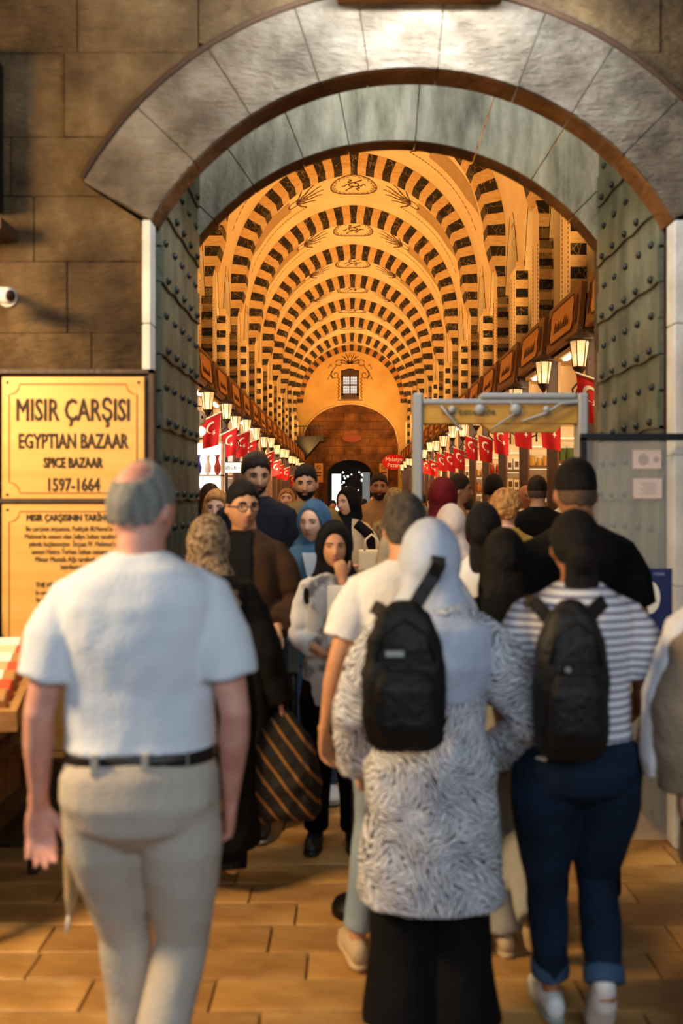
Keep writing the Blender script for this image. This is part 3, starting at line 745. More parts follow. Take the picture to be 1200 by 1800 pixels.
for i in range(7):
    for j in range(2):
        c, nm = PK[(i*2+j*3) % 4]; x = -.09+j*.255; yv = -.27+i*.098
        p = Matrix.Translation((-1.62, 3.75, 0)) @ Mt @ Matrix.Translation((x, yv, .004)) @ Matrix.Rotation(R(16), 4, 'X')
        o = MB().box(-.12, 0, 0, .12, .07, .055).build('packet', mat('packet_'+nm, c, rough=.5), bevel=.006); o.matrix_world = p
        MB().box(-.07, .005, .055, .07, .065, .057).build('printed_label', M_white if (i+j) % 2 else mat('packet_'+PK[(i+1) % 4][1], PK[(i+1) % 4][0], rough=.5), o)
        tag(o, 'flat %s packet, %s from the front, %s row of the tray' % (nm, ['first', 'second', 'third', 'fourth', 'fifth', 'sixth', 'seventh'][i], ['inner', 'outer'][j]), 'packet', '%s packets on the sloping tray' % nm)
for zz, nn in ((.65, 4), (.39, 4)):
    for i in range(nn):
        o = MB().box(-.20, 0, 0, .18, .14, .15 if zz > .5 else .17).build('wooden_box', M_wood2, bevel=.006, loc=(-1.62, 3.46+i*.17, zz))
        tag(o, 'brown wooden box, %s from the front, %s shelf of the stand' % (['first', 'second', 'third', 'fourth'][i], 'upper' if zz > .5 else 'lower'), 'box', 'boxes on the %s shelf of the stand' % ('upper' if zz > .5 else 'lower'))
bs = empty('basket_rack', (-1.86, 4.20, 1.03)); tag(bs, 'small wooden rack holding round baskets beside the lower plaque', 'rack')
MB().box(-.25, 0, 0, .21, .20, .03).build('shelf', M_wood2, bs); MB().box(-.25, .18, 0, .21, .20, .25).build('back_board', M_wood, bs)
MB().prism([(0, 0), (.2, 0), (.2, -.12)], 'x', .1, .13).build('bracket', M_wood, bs)
for i in range(3):
    o = MB().lathe([(.03, 0), (.045, .03), (.05, .11), (.042, .15), (.02, .17)], n=16).build('basket', mat('golden_wicker', srgb(206, 156, 76), srgb(150, 100, 40), nscale=40, bump=.8, bscale=60), smooth=True, loc=(-2.02+i*.135, 4.28, 1.06))
    tag(o, '%s golden wicker basket on the small rack left of the plaques' % ['leftmost', 'middle', 'rightmost'][i], 'basket', 'wicker baskets on the wall rack')

# ================================================================ SHOP ROWS
M_board = mat('brown_sign_board', srgb(118, 74, 34), srgb(98, 58, 24), rough=.5, nscale=7, stretch=(1, .3, 1))
M_gpan = mat('golden_sign_panel', srgb(196, 130, 50), srgb(178, 112, 40), rough=.45, nscale=3)
M_shopback = mat('bright_shop_lining', srgb(244, 226, 192), srgb(230, 206, 160), rough=.6, nscale=3)
M_coolback = mat('white_shop_lining', srgb(240, 240, 244), rough=.5)
M_awn = mat('cream_slatted_panel', srgb(220, 190, 140), srgb(200, 166, 112), rough=.6, nscale=3, stretch=(1, 14, .2))
def sign_meshes(s):
    L = 1.72
    b = MB().box(min(0, s*.07), 0, 0, max(0, s*.07), L, .60).mesh('board', M_board, bevel=.008)
    pn = MB(); P = [(.30, .09), (L-.30, .09), (L-.22, .18), (L-.26, .30), (L-.22, .42), (L-.30, .51), (.30, .51), (.22, .42), (.26, .30), (.22, .18)]
    pn.prism(P, 'x', -s*.012, s*.01); pn = pn.mesh('panel', M_gpan)
    oe = MB()
    for yy in (.11, L-.11): ribbon(oe, [(-s*.002, yy+.04*cos(t), .30+.17*sin(t)) for t in [2*pi*i/16 for i in range(17)]], .016, (-s, 0, 0), .006)
    ribbon(oe, [(-s*.012, p[0], p[1]) for p in P+[P[0]]], .018, (-s, 0, 0), .006)
    return b, pn, oe.mesh('painted_edging', M_ink)
def scribble(s, seed):
    rg = random.Random(seed); m = MB(); y = .48
    while y < 1.2:
        h = rg.choice([.07, .10, .13]); 
        ribbon(m, [(-s*.013, y, .20), (-s*.013, y+.02, .20+h), (-s*.013, y+.05, .20+h*.4), (-s*.013, y+.07, .19)], .018, (-s, 0, 0), .004)
        y += .10
    return m.mesh('sign_writing', M_ink)
def lantern_meshes():
    d = {}
    d['glass'] = (MB().lathe([(.062, 0), (.10, .27)], n=6), M_lglass)
    fm = MB()
    for i in range(6):
        a = 2*pi*i/6; fm.tube([(.064*cos(a), .064*sin(a), -.01), (.102*cos(a), .102*sin(a), .28)], [.006, .006], n=5)
    fm.lathe([(.02, -.09), (.03, -.07), (.055, -.03), (.072, -.005), (.072, .008), (.05, .01)], n=12)
    d['cage'] = (fm, M_iron)
    d['roof'] = (MB().lathe([(.115, .27), (.15, .275), (.145, .295), (.09, .335), (.05, .365), (.03, .37), (.028, .39), (.012, .40), (.016, .42), (.004, .46)], n=12), M_iron)
    d['bulb'] = (MB().ball((0, 0, .09), (.038, .038, .065), 10, 6), M_glow)
    out = {k: m.mesh(k, mt, k != 'glass') for k, (m, mt) in d.items()}
    br = MB()
    br.tube([(0, 0, -.08), (0, 0, -.14)], [.012, .012], n=6)
    br.tube([(.0+.0, 0, -.14), (.07, 0, -.19), (.08, 0, -.27), (.02, 0, -.31), (-.035, 0, -.27), (-.02, 0, -.22), (.02, 0, -.23)], [.011]*7, ref=(0, 1, 0), n=6)
    br.tube([(0, 0, -.14), (-.07, 0, -.22), (-.06, 0, -.34), (.04, 0, -.43), (.18, 0, -.44), (.30, 0, -.38)], [.012]*6, ref=(0, 1, 0), n=6)
    br.box(.29, -.02, -.48, .31, .02, -.26)
    out['scroll_bracket'] = br.mesh('scroll_bracket', M_iron, False)
    return out
LM = lantern_meshes()
def star(cx, cz, r, rot=0):
    return [(cx+(r if i % 2 == 0 else r*.4)*cos(rot+pi*i/5), cz+(r if i % 2 == 0 else r*.4)*sin(rot+pi*i/5)) for i in range(10)]
def flag(x, y, z, s, label, seed, w=.26, h=.42, tilt=24, group=None):
    """small flag hanging from a slanting pole that leans out from the shop row (s=side)"""
    rg = random.Random(seed)
    e = empty('flag', (x, y, z)); tag(e, label, 'flag', group)
    c, sn = cos(R(tilt)), sin(R(tilt))
    e.rotation_euler = (0, 0, rg.uniform(-.06, .06))
    rch = max(.05, s*(XC+s*2.60-x)); MB().tube([(s*rch, 0, -rch*sn/c), (-s*w*1.05, 0, w*1.05*sn/c)], [.012, .012], n=8).build('pole', M_creamcloth, e)
    NX, NZ = 10, 12; v = []; f = []
    fold = rg.uniform(.6, 1.4); ph = rg.random()*6
    def P(a, b):   # a across along pole 0..1 (wall->street), b down 0..1
        xx = -s*(w*a*(1-.12*b)) ; zz = w*a*sn/c*(1-.5*b) - h*b
        yy = .025*fold*sin(a*7+ph+b*2)*b
        return (xx - s*.0, yy, zz)
    for th in (0, 1):
        v += [(P(i/NX, j/NZ)[0], P(i/NX, j/NZ)[1]+.004*th, P(i/NX, j/NZ)[2]) for j in range(NZ+1) for i in range(NX+1)]
    n1 = (NX+1)*(NZ+1)
    for th in (0, 1):
        for j in range(NZ):
            for i in range(NX):
                q = (j*(NX+1)+i, j*(NX+1)+i+1, (j+1)*(NX+1)+i+1, (j+1)*(NX+1)+i); f.append(tuple(t+th*n1 for t in (q if th else q[::-1])))
    m = MB(); m.v = v; m.f = f; cl = m.build('cloth', M_red, e, True)
    def dec(poly, name):   # poly in (u across from left 0..1, v down) metres-like mapped on the cloth front
        mm = MB(); pts = []
        for (u, b) in poly:
            a = u if s < 0 else 1-u
            p = P(max(0, min(1, a)), b); pts.append((p[0], p[1]-.005, p[2]))
        return pts
    cres = MB(); n = 20; cu, cb, ro = .5, .36, .30; k = w/h
    outer = [(cu+ro*cos(t), cb+ro*k*sin(t)) for t in [R(70)+R(-320)*i/n*1.0+0 for i in range(n+1)]]
    # crescent opening toward lower right
    A0, A1 = R(75), R(75-300)+0
    o_, i_ = [], []
    for q in range(n+1):
        t = R(95)+R(250)*q/n
        o_.append((cu+ro*cos(t-R(45)+R(0)), cb+ro*k*sin(t-R(45))))
        ii = (cu+.05+ro*.78*cos(t-R(45)), cb+.03+ro*.78*k*sin(t-R(45))); i_.append(ii)
    op = dec(o_, ''); ip = dec(i_, '')
    for q in range(n): cres.add([op[q], op[q+1], ip[q+1], ip[q]], [(0, 1, 2, 3)])
    cres.build('crescent', M_creamcloth, cl)
    sp = dec(star(cu+.16, cb+.20, .115, .3), '')
    ctr = Vector((0, 0, 0))
    for p in sp: ctr += Vector(p)/10
    sm = MB(); sm.add([ctr]+sp, [(0, i+1, (i+1) % 10+1) for i in range(10)]); sm.build('star', M_creamcloth, cl)
    return e
def px(pxx, pyy, D):  # point of the place seen at that spot, at depth D
    return ((pxx-CX)*D/F, D, EYE+(CY-pyy)*D/F)

GOODC = [('amber jar', srgb(206, 120, 36)), ('red jar', srgb(176, 40, 20)), ('golden tin', srgb(222, 170, 70)), ('cream box', srgb(240, 222, 186)), ('brown jar', srgb(110, 62, 30)), ('white box', srgb(246, 244, 238)), ('green tin', srgb(92, 110, 50))]
GM = {}
for nm, c in GOODC:
    mt = mat('good_'+nm.replace(' ', '_'), c, rough=.35)
    if 'jar' in nm:
        GM[nm] = (MB().lathe([(.035, 0), (.04, .01), (.04, .10), (.03, .125)], n=10).mesh('body', mt, True), MB().lathe([(.032, .12), (.034, .125), (.034, .15), (.02, .155)], n=10).mesh('lid', M_gpan, True))
    elif 'tin' in nm:
        GM[nm] = (MB().lathe([(.045, 0), (.045, .13)], n=10).mesh('body', mt, False), MB().lathe([(.047, .125), (.047, .145)], n=10).mesh('lid', M_white, False))
    else:
        GM[nm] = (MB().box(-.045, -.04, 0, .045, .04, .16).mesh('body', mt, bevel=.004), MB().box(-.03, -.043, .04, .03, -.038, .12).mesh('label_patch', M_board))
def rack(s, D, side, idx, cool):
    x0, x1 = XC+s*2.68, XC+s*3.45
    e = empty('display_rack', ((x0+x1)/2, D, 0)); tag(e, '%s wooden goods rack on the %s side of the bazaar street' % (ORD[idx], side), 'rack', None)
    hw = abs(x1-x0)/2
    MB().box(-hw, .28, 0, hw, .32, 2.65).build('back_panel', M_coolback if cool else M_shopback, e)
    for q in (-hw, hw-.04): MB().box(q, 0, 0, q+.04, .3, 2.65).build('side_panel', M_wood2, e)
    levels = (.62, 1.02, 1.42, 1.80, 2.16)
    for z in levels: MB().box(-hw+.04, .02, z, hw-.04, .28, z+.025).build('shelf', M_wood2, e)
    for z in levels: MB().box(-hw+.05, .2, z+.33, hw-.05, .22, z+.336).build('shelf_light', M_shelfled, e) if z > 1.3 else None
    if idx < 7:
        for li, z in enumerate(levels[1:] if idx < 4 else levels[2:]):
            nm, c = GOODC[(idx*3+li*2) % 7] if not cool else GOODC[[5, 3, 5, 0, 2][(li+idx) % 5]]
            n = 6
            for q in range(n):
                xx = (x0+x1)/2-hw+.10+q*(2*hw-.2)/(n-1)
                body, lid = GM[nm]
                o = link(nm.replace(' ', '_'), body, None, (xx, D+.11+.03*rng.random(), z+.025)); o.rotation_euler = (0, 0, rng.uniform(-.2, .2))
                sc_ = rng.uniform(.85, 1.3); o.scale = (sc_, sc_, sc_*1.1)
                link(lid.name.split('.')[0], lid, o)
                tag(o, '%s, %s from left, %s shelf of the %s %s rack' % (nm, ['first', 'second', 'third', 'fourth', 'fifth', 'sixth'][q], ['second', 'third', 'fourth', 'top'][li+(0 if idx < 4 else 1)], ORD[idx], side), nm.split()[1], '%s on one shelf of the %s %s rack' % (nm.replace('box', 'boxes').replace('jar', 'jars').replace('tin', 'tins'), ORD[idx], side))
    else:
        m = MB()
        for z in levels[2:]:
            for q in range(7): m.box(-hw+.06+q*.10, .06, z+.025, -hw+.13+q*.10, .2, z+.10+rng.random()*.14)
        tag(m.build('shelf_goods', mat('good_golden_tin', srgb(222, 170, 70)), e), kind='stuff')
    return e
for s, side in ((-1, 'left'), (1, 'right')):
    B, PN, OE = sign_meshes(s)
    posts = [12.65-2*HB+HB*k for k in range(22)]
    row = empty('wall_shops_'+side, (XC, 0, 0)); tag(row, 'shop fronts lining the %s side of the bazaar street' % side, kind='structure')
    pm = MB().box(min(s*2.56, s*2.68), -.05, 0, max(s*2.56, s*2.68), .05, 3.55).mesh('front_post', M_wood)
    lin = MB().box(min(s*3.66, s*3.70), .02, 0, max(s*3.66, s*3.70), HB, 3.5).mesh('shop_lining', M_shopback)
    lin2 = MB().box(min(s*3.66, s*3.70), .02, 0, max(s*3.66, s*3.70), HB, 3.5).mesh('shop_lining', M_coolback)
    sof = MB().box(min(s*2.64, s*3.75), 0, 3.50, max(s*2.64, s*3.75), HB, 3.56).mesh('soffit_board', M_awn)
    led = MB().box(min(s*2.70, s*2.76), .25, 3.475, max(s*2.70, s*2.76), HB-.3, 3.50).mesh('led_strip', M_led)
    cor = MB().box(min(s*2.62, s*3.2), 0, 3.96, max(s*2.62, s*3.2), HB, 4.02).mesh('cornice_board', M_wood)
    apr = MB().box(min(s*2.70, s*2.74), 0, 3.0, max(s*2.70, s*2.74), .5, 3.5).mesh('fascia_panel', M_awn)
    par = MB().box(min(s*2.7, s*3.7), .35, 0, max(s*2.7, s*3.7), .40, 3.5).mesh('partition', M_awn)
    i_sign = 0; ri = 0
    for k, yy in enumerate(posts):
        if yy+HB > YE: break
        link('front_post', pm, row, (0, yy, 0)); link('shop_lining', lin2 if (s < 0 and 14 < yy < 25) else lin, row, (0, yy, 0)); link('soffit_board', sof, row, (0, yy, 0))
        link('led_strip', led, row, (0, yy, 0)); link('cornice_board', cor, row, (0, yy, 0)); link('fascia_panel', apr, row, (0, yy, 0)); yy < 46 and area('shop_light', (XC+s*3.05, yy+.55, 3.38), (XC+s*2.9, yy+2.6, 1.6), .5, .2, 22, (1, .72, .42) if s > 0 or yy > 24 else (1, .86, .70)); link('partition', par, row, (0, yy, 0))
        # sign board, tipped slightly down the street
        e = empty('shop_sign', (XC+s*2.50, yy+.18, 3.56)); e.rotation_euler = (0, R(s*5), 0)
        tag(e, '%s brown shop sign with golden panel along the %s row' % (ORD[min(i_sign, 20)], side), 'sign')
        link('board', B, e); link('panel', PN, e); link('painted_edging', OE, e)
        if k < 12: link('sign_writing', scribble(s, k*2+(s > 0)), e)
        i_sign += 1
    rk = posts[2:] if s > 0 else posts[3:]
    for ri, yy in enumerate(rk[:13]):
        rack(s, yy+.02, side, ri, s < 0 and ri < 5)
    # lanterns
    ly = [9.75, 11.55, 13.5, 15.7, 17.7, 19.8, 21.8, 24, 26, 28, 30.2, 32.3, 34.5, 36.5, 38.6, 40.6, 43] if s > 0 else [14.4, 16.6, 17.9, 19.8, 21.8, 23.9, 26, 28, 30.2, 32.3, 34.5, 36.5, 38.6, 40.6, 43]
    for i, yy in enumerate(ly):
        e = empty('lantern', (XC+s*2.28, yy, 3.02+.06*sin(i*2.3))); tag(e, '%s glowing six-sided lantern on a scroll bracket, %s row' % (ORD[i], side), 'lantern')
        for kk, me in LM.items(): link(kk, me, e)
        if s < 0: e.rotation_euler = (0, 0, pi)
# flags at the spots where the street shows them
LF = [(372, 742, 13.9), (404, 765, 16.4), (426, 769, 18.0), (441, 783, 20.6), (474, 800, 26), (485, 815, 29), (492, 822, 31.5), (503, 826, 34.5), (515, 838, 38), (524, 842, 41)]
for i, (a, b, D) in enumerate(LF):
    x, y, z = px(a, b, D); flag(x-.13, y, z+.02, -1, '%s red flag with white crescent and star hanging on the left row' % ORD[i], i, tilt=26 - i)
RF = [(1036, 676, 9.3), (967, 735, 11.6), (918, 738, 12.9), (880, 758, 15.6), (853, 775, 17.2), (828, 775, 19.2), (806, 795, 21.3), (790, 801, 23.3), (776, 803, 25.2), (761, 814, 28.0), (748, 812, 30.5), (735, 826, 34)]
for i, (a, b, D) in enumerate(RF):
    x, y, z = px(a, b, D); flag(x+.13, y, z+.02, 1, '%s red flag with white crescent and star hanging on the right row' % ORD[i], 40+i, tilt=20, w=.26, h=.43)
# bits seen among the shops
e = empty('oval_sign', px(692, 812, 44)); tag(e, 'red oval shop sign with cream script at the far right of the street', 'sign')
MB().prism([(.55*cos(2*pi*i/24), .36*sin(2*pi*i/24)) for i in range(24)], 'y', 0, .08).build('oval_board', M_red, e)
MB().box(.3, .02, -.05, 1.2, .06, .02).build('bracket', M_iron, e)
text('lettering', 'Malatya\nPazarı', M_creamcloth, e, .26, (0, -.012, .04), ext=.004)
e = empty('oval_sign', (XC-.0, YE+.38, 5.05)); tag(e, 'faint reddish oval plaque on the stone recess above the far gateway', 'sign')
MB().prism([(.52*cos(2*pi*i/24), .22*sin(2*pi*i/24)) for i in range(24)], 'y', 0, .08).build('oval_board', mat('dull_red_board', srgb(120, 50, 26)), e)
for x, lab in ((552, 'left'), (674, 'right')):
    e = empty('notice_board', px(x+8*(x < 600), 828, YE-.1)); tag(e, 'small cream no-smoking notice %s of the far gateway' % lab, 'notice')
    MB().box(-.23, 0, -.62, .23, .04, .42).build('board', M_gpan, e)
    t = MB(); ribbon(t, [(.11*cos(2*pi*i/16), -.004, .2+.11*sin(2*pi*i/16)) for i in range(17)], .03, (0, -1, 0)); ribbon(t, [(-.07, -.004, .27), (.07, -.004, .13)], .03, (0, -1, 0))
    t.box(-.15, -.006, -.12, .15, 0, -.05); t.box(-.12, -.006, -.28, .12, 0, -.22); t.build('printed_symbol', M_ink, e)
x, y, z = px(415, 822, 17.2)
e = empty('shop_notice', (x, y, z))
for q in (.05, ): MB().tube([(.3, .015, .10), (-.56, .015, .10)], [.010, .010], n=6).build('hanger', M_iron, e)
MB(); tag(e, 'white strip sign with dark letters above the left glass cases', 'sign')
MB().box(-.28, 0, -.09, .34, .03, .09).build('board', mat('lit_white_board', (1, .93, .82, 1), emit=(1, .9, .75, 1), estr=.9), e)
text('lettering', 'Sabun - Soap', M_ink, e, .11, (.03, -.006, -.03), ext=.003)
# bright glass cases with vases, masks and hanging ornaments, left foreground of the street
gc = empty('glass_case', (XC-2.72, 15.6, 0)); tag(gc, 'bright white-lit glass display case at the left of the street', 'display case')
MB().box(-.5, .3, .4, .5, .34, 2.6).build('lit_back', mat('white_case_back', (1, .97, .94, 1), emit=(1, .95, .9, 1), estr=1.5), gc)
for z in (.4, .95, 1.5, 2.05, 2.6): MB().box(-.5, 0, z-.012, .5, .3, z+.012).build('glass_shelf', M_white, gc)
for q in (-.5, .47): MB().box(q, 0, .4, q+.03, .3, 2.6).build('case_post', M_white, gc)
for li, z in enumerate((.96, 1.51, 2.06)):
    for q in range(6):
        col = [('silver', srgb(170, 170, 176)), ('blue', srgb(50, 50, 150)), ('white', srgb(240, 240, 240)), ('red', srgb(170, 50, 40))][(li+q) % 4]
        o = MB().lathe([(.02, 0), (.05, .05), (.06, .13), (.03, .22), (.025, .28), (.045, .33)], n=10).build('vase', mat('glaze_'+col[0], col[1], rough=.2), smooth=True, loc=(XC-2.72-.40+q*.16, 15.72, z+.003))
        tag(o, '%s glazed vase, %s from the left on the %s shelf of the glass case' % (col[0], ['first', 'second', 'third', 'fourth', 'fifth', 'sixth'][q], ['lower', 'middle', 'upper'][li]), 'vase', '%s vases on the %s shelf of the glass case' % (col[0], ['lower', 'middle', 'upper'][li]))
for i, (a, b) in enumerate(((352, 735), (353, 758))):
    x, y, z = px(a, b, 12.6+.25*i)
    e = empty('carnival_mask' if i == 0 else 'round_lamp', (x, y, z)); tag(e, 'pale grey ornamental mask hanging beside the left gate leaf' if i == 0 else 'small round white ribbed lamp hanging below the grey mask', 'mask' if i == 0 else 'lamp')
    if i == 0:
        MB().ball((0, 0, 0), (.075, .05, .10), 14, 10).build('mask_face', mat('silver_grey', srgb(176, 168, 150), bump=.6, bscale=50), e, True)
        for q in (-.03, .03): MB().ball((q, -.045, .01), (.016, .01, .022), 8, 6).build('eye_hole', M_black, e)
    else:
        MB().ball((0, 0, 0), (.07, .07, .065), 16, 10).build('shade', mat('glowing_white_shade', (1, .95, .85, 1), emit=(1, .9, .75, 1), estr=1.2), e, True)
    MB().tube([(0, 0, .05), (0, 0, .16)], [.004, .004], n=5).build('cord', M_iron, e); MB().tube([(.02, 0, .16), (-.62, 0, .16)], [.008, .008], n=6).build('hanging_rod', M_iron, e)
# ================================================================ PEOPLE
BAKE = []
def remesh(name, mb, mt, parent, vox, smooth=2, disp=0, dsize=.1):
    me = bpy.data.meshes.new(name); me.from_pydata(mb.v, [], mb.f); me.materials.append(mt)
    bm = bmesh.new(); bm.from_mesh(me); bmesh.ops.recalc_face_normals(bm, faces=bm.faces); bm.to_mesh(me); bm.free()
    o = link(name, me, parent)
    r = o.modifiers.new('r', 'REMESH'); r.mode = 'VOXEL'; r.voxel_size = vox
    if smooth:
        s = o.modifiers.new('s', 'SMOOTH'); s.factor = .5; s.iterations = smooth
    if disp:
        t = bpy.data.textures.get('folds%.2f' % dsize) or bpy.data.textures.new('folds%.2f' % dsize, 'CLOUDS')
        t.noise_scale = dsize; t.noise_depth = 2
        d = o.modifiers.new('d', 'DISPLACE'); d.texture = t; d.strength = disp; d.mid_level = .5; d.texture_coords = 'GLOBAL'
    BAKE.append(o); return o
def sm(a, b, x):
    t = max(0, min(1, (x-a)/(b-a))); return t*t*(3-2*t)
G = lambda x, c, w: exp(-((x-c)/w)**2)
def head_pt(d, fem=0):
    """surface point of a head (centre origin, +y face, height .24) in direction d"""
    x, y, z = d.x*.077, d.y*.099, d.z*.121
    t = max(0, -z/.121)
    x *= 1-(.26+.06*fem)*t**1.6
    if y < 0: y *= 1+.06*(1-t) - .35*t*t
    else:
        y *= .94 - .04*t
        ax = abs(x)
        fr = sm(0, .05, y)
        y += fr*(.024*G(x, 0, .011)*(sm(.028, -.030, z))*sm(-.048, -.034, z))
        y += fr*.008*G(x, 0, .013)*G(z, -.032, .011)
        x += (1 if x > 0 else -1)*fr*.004*G(ax, .012, .006)*G(z, -.036, .007)
        y -= fr*.010*G(ax, .031, .015)*G(z, .004, .012)
        y += fr*.004*G(z, .024, .009)*G(ax, .025, .03)
        y += fr*.0065*G(ax, 0, .022)*G(z, -.060, .009)
        y -= fr*.003*G(ax, 0, .022)*G(z, -.0615, .003)
        y += fr*.010*G(ax, 0, .022)*G(z, -.098, .016)
        y += fr*.003*G(ax, .043, .018)*G(z, -.022, .018)
    return Vector((x, y, z))
NLA, NLO = 44, 64
def head_grid(fn, M, fem=0):
    mb = MB(); v = []; f = []
    for i in range(NLA+1):
        la = -pi/2+pi*i/NLA
        for j in range(NLO):
            lo = 2*pi*j/NLO; d = Vector((cos(la)*cos(lo), cos(la)*sin(lo), sin(la)))
            p = head_pt(d, fem); v.append(M @ (p + d*fn(p, d)))
    for i in range(NLA):
        for j in range(NLO): f.append((i*NLO+j, i*NLO+(j+1) % NLO, (i+1)*NLO+(j+1) % NLO, (i+1)*NLO+j))
    f.append(tuple(range(NLO-1, -1, -1))); f.append(tuple(NLA*NLO+j for j in range(NLO)))
    return mb.add(v, f)
HP = {}
def face_y(x, z, fem):
    if fem not in HP:
        HP[fem] = [head_pt(Vector((cos(a)*cos(b), cos(a)*sin(b), sin(a))), fem) for a in [R(q*2) for q in range(-40, 41)] for b in [R(30+q*2) for q in range(61)]]
    return min(HP[fem], key=lambda p: (p.x-x)**2+(p.z-z)**2).y
def hairmask(style):
    def short(p, d):      # scalp line: high at the forehead, round the ears, down to the nape
        fz = .052 if style != 'low' else .040
        line = fz*sm(.024, .072, p.y) + (-.055)*sm(.0, -.06, p.y) + .005*(1-abs(sm(-.06, .055, p.y)*2-1))
        line += .004*sin(p.x*150+p.y*90) + (.012*G(p.x, 0, .03)*sm(.05, .09, p.y))
        return sm(line-.004, line+.010, p.z)
    return short
def hand(mb, w, d, n, side, k=1, curl=.35, spread=.06):
    d = Vector(d).normalized(); n = Vector(n); n = (n - d*n.dot(d)).normalized(); l = d.cross(n)*side; w = Vector(w)
    mb.tube([w-d*.03*k, w, w+d*.03*k, w+d*.065*k, w+d*.092*k], [(.026*k, .020*k), (.027*k, .019*k), (.036*k, .017*k), (.041*k, .016*k), (.039*k, .012*k)], ref=l, n=16, dome=(0, .6))
    for i, (o, L, r) in enumerate(((.030, .072, .0088), (.0102, .080, .0092), (-.0102, .074, .0088), (-.0295, .058, .0078))):
        p = w+d*(.084 if i in (1, 2) else .079)*k+l*o*k; dd = (d+l*(1.5-i)*spread).normalized(); pts = [p-dd*.02*k, p]; c = curl*(1+.12*i)
        for s_ in (.45, .32, .27):
            dd = (dd*cos(c)+n*sin(c)).normalized() if True else dd
            p = p+dd*L*s_*k; pts.append(p)
        mb.tube(pts, [r*k*1.05, r*k*1.03, r*k, r*k*.93, r*k*.82], ref=l, n=10, dome=(0, 1))
    p = w+d*.022*k+l*.020*k; d1 = (l*.72+d*.62+n*.30).normalized(); d2 = (l*.25+d*.85+n*.45).normalized()
    mb.tube([p, p+d1*.030*k, p+d1*.045*k+d2*.022*k, p+d1*.045*k+d2*.050*k], [.0145*k, .0125*k, .0105*k, .0082*k], ref=n, n=10, dome=(0, 1))
def V(*a): return Vector(a)
SKIN = {n: mat('skin_'+n, c, c2, rough=.55, nscale=14, sub=.08) for n, c, c2 in
        (('fair', srgb(226, 178, 150), srgb(214, 158, 130)), ('olive', srgb(206, 152, 112), srgb(190, 134, 96)), ('tan', srgb(180, 122, 84), srgb(164, 106, 72)), ('pink', srgb(222, 164, 144), srgb(200, 138, 120)))}
def fab(name, c, c2=None, rough=.85, **k): return mat('cloth_'+name, c, c2 or tuple(x*.86 for x in c[:3])+(1,), rough=rough, nscale=k.pop('nscale', 5), bump=k.pop('bump', .25), bscale=k.pop('bscale', 90), spec=.2, **k)
M_eye = mat('eye_white', srgb(226, 218, 208), rough=.25); M_iris = mat('dark_iris', srgb(40, 24, 14), rough=.2); M_lip = mat('lip', srgb(166, 92, 82), rough=.5)
M_hblack = mat('hair_black', srgb(13, 9, 8), srgb(24, 16, 13), rough=.7, spec=.25, nscale=60, stretch=(1, 1, .12), bump=.6, bscale=120)
M_hbrown = mat('hair_brown', srgb(52, 32, 20), srgb(28, 18, 12), rough=.65, spec=.3, nscale=50, stretch=(1, 1, .15), bump=.6, bscale=120)
M_hblond = mat('hair_blonde', srgb(190, 132, 62), srgb(140, 88, 40), rough=.55, nscale=40, stretch=(1, 1, .2), bump=.7, bscale=90)
M_hgrey = mat('hair_grey', srgb(150, 148, 142), srgb(112, 110, 106), rough=.7, nscale=50, stretch=(1, 1, .2), bump=.6, bscale=140)
M_hdgrey = mat('hair_dark_grey', srgb(48, 40, 34), srgb(86, 78, 68), rough=.7, nscale=40, bump=.6, bscale=140)
M_stubble = mat('cropped_hair', srgb(78, 58, 44), srgb(110, 84, 64), rough=.8, nscale=80)
HAIRM = dict(black=M_hblack, brown=M_hbrown, blonde=M_hblond, grey=M_hgrey, dgrey=M_hdgrey)

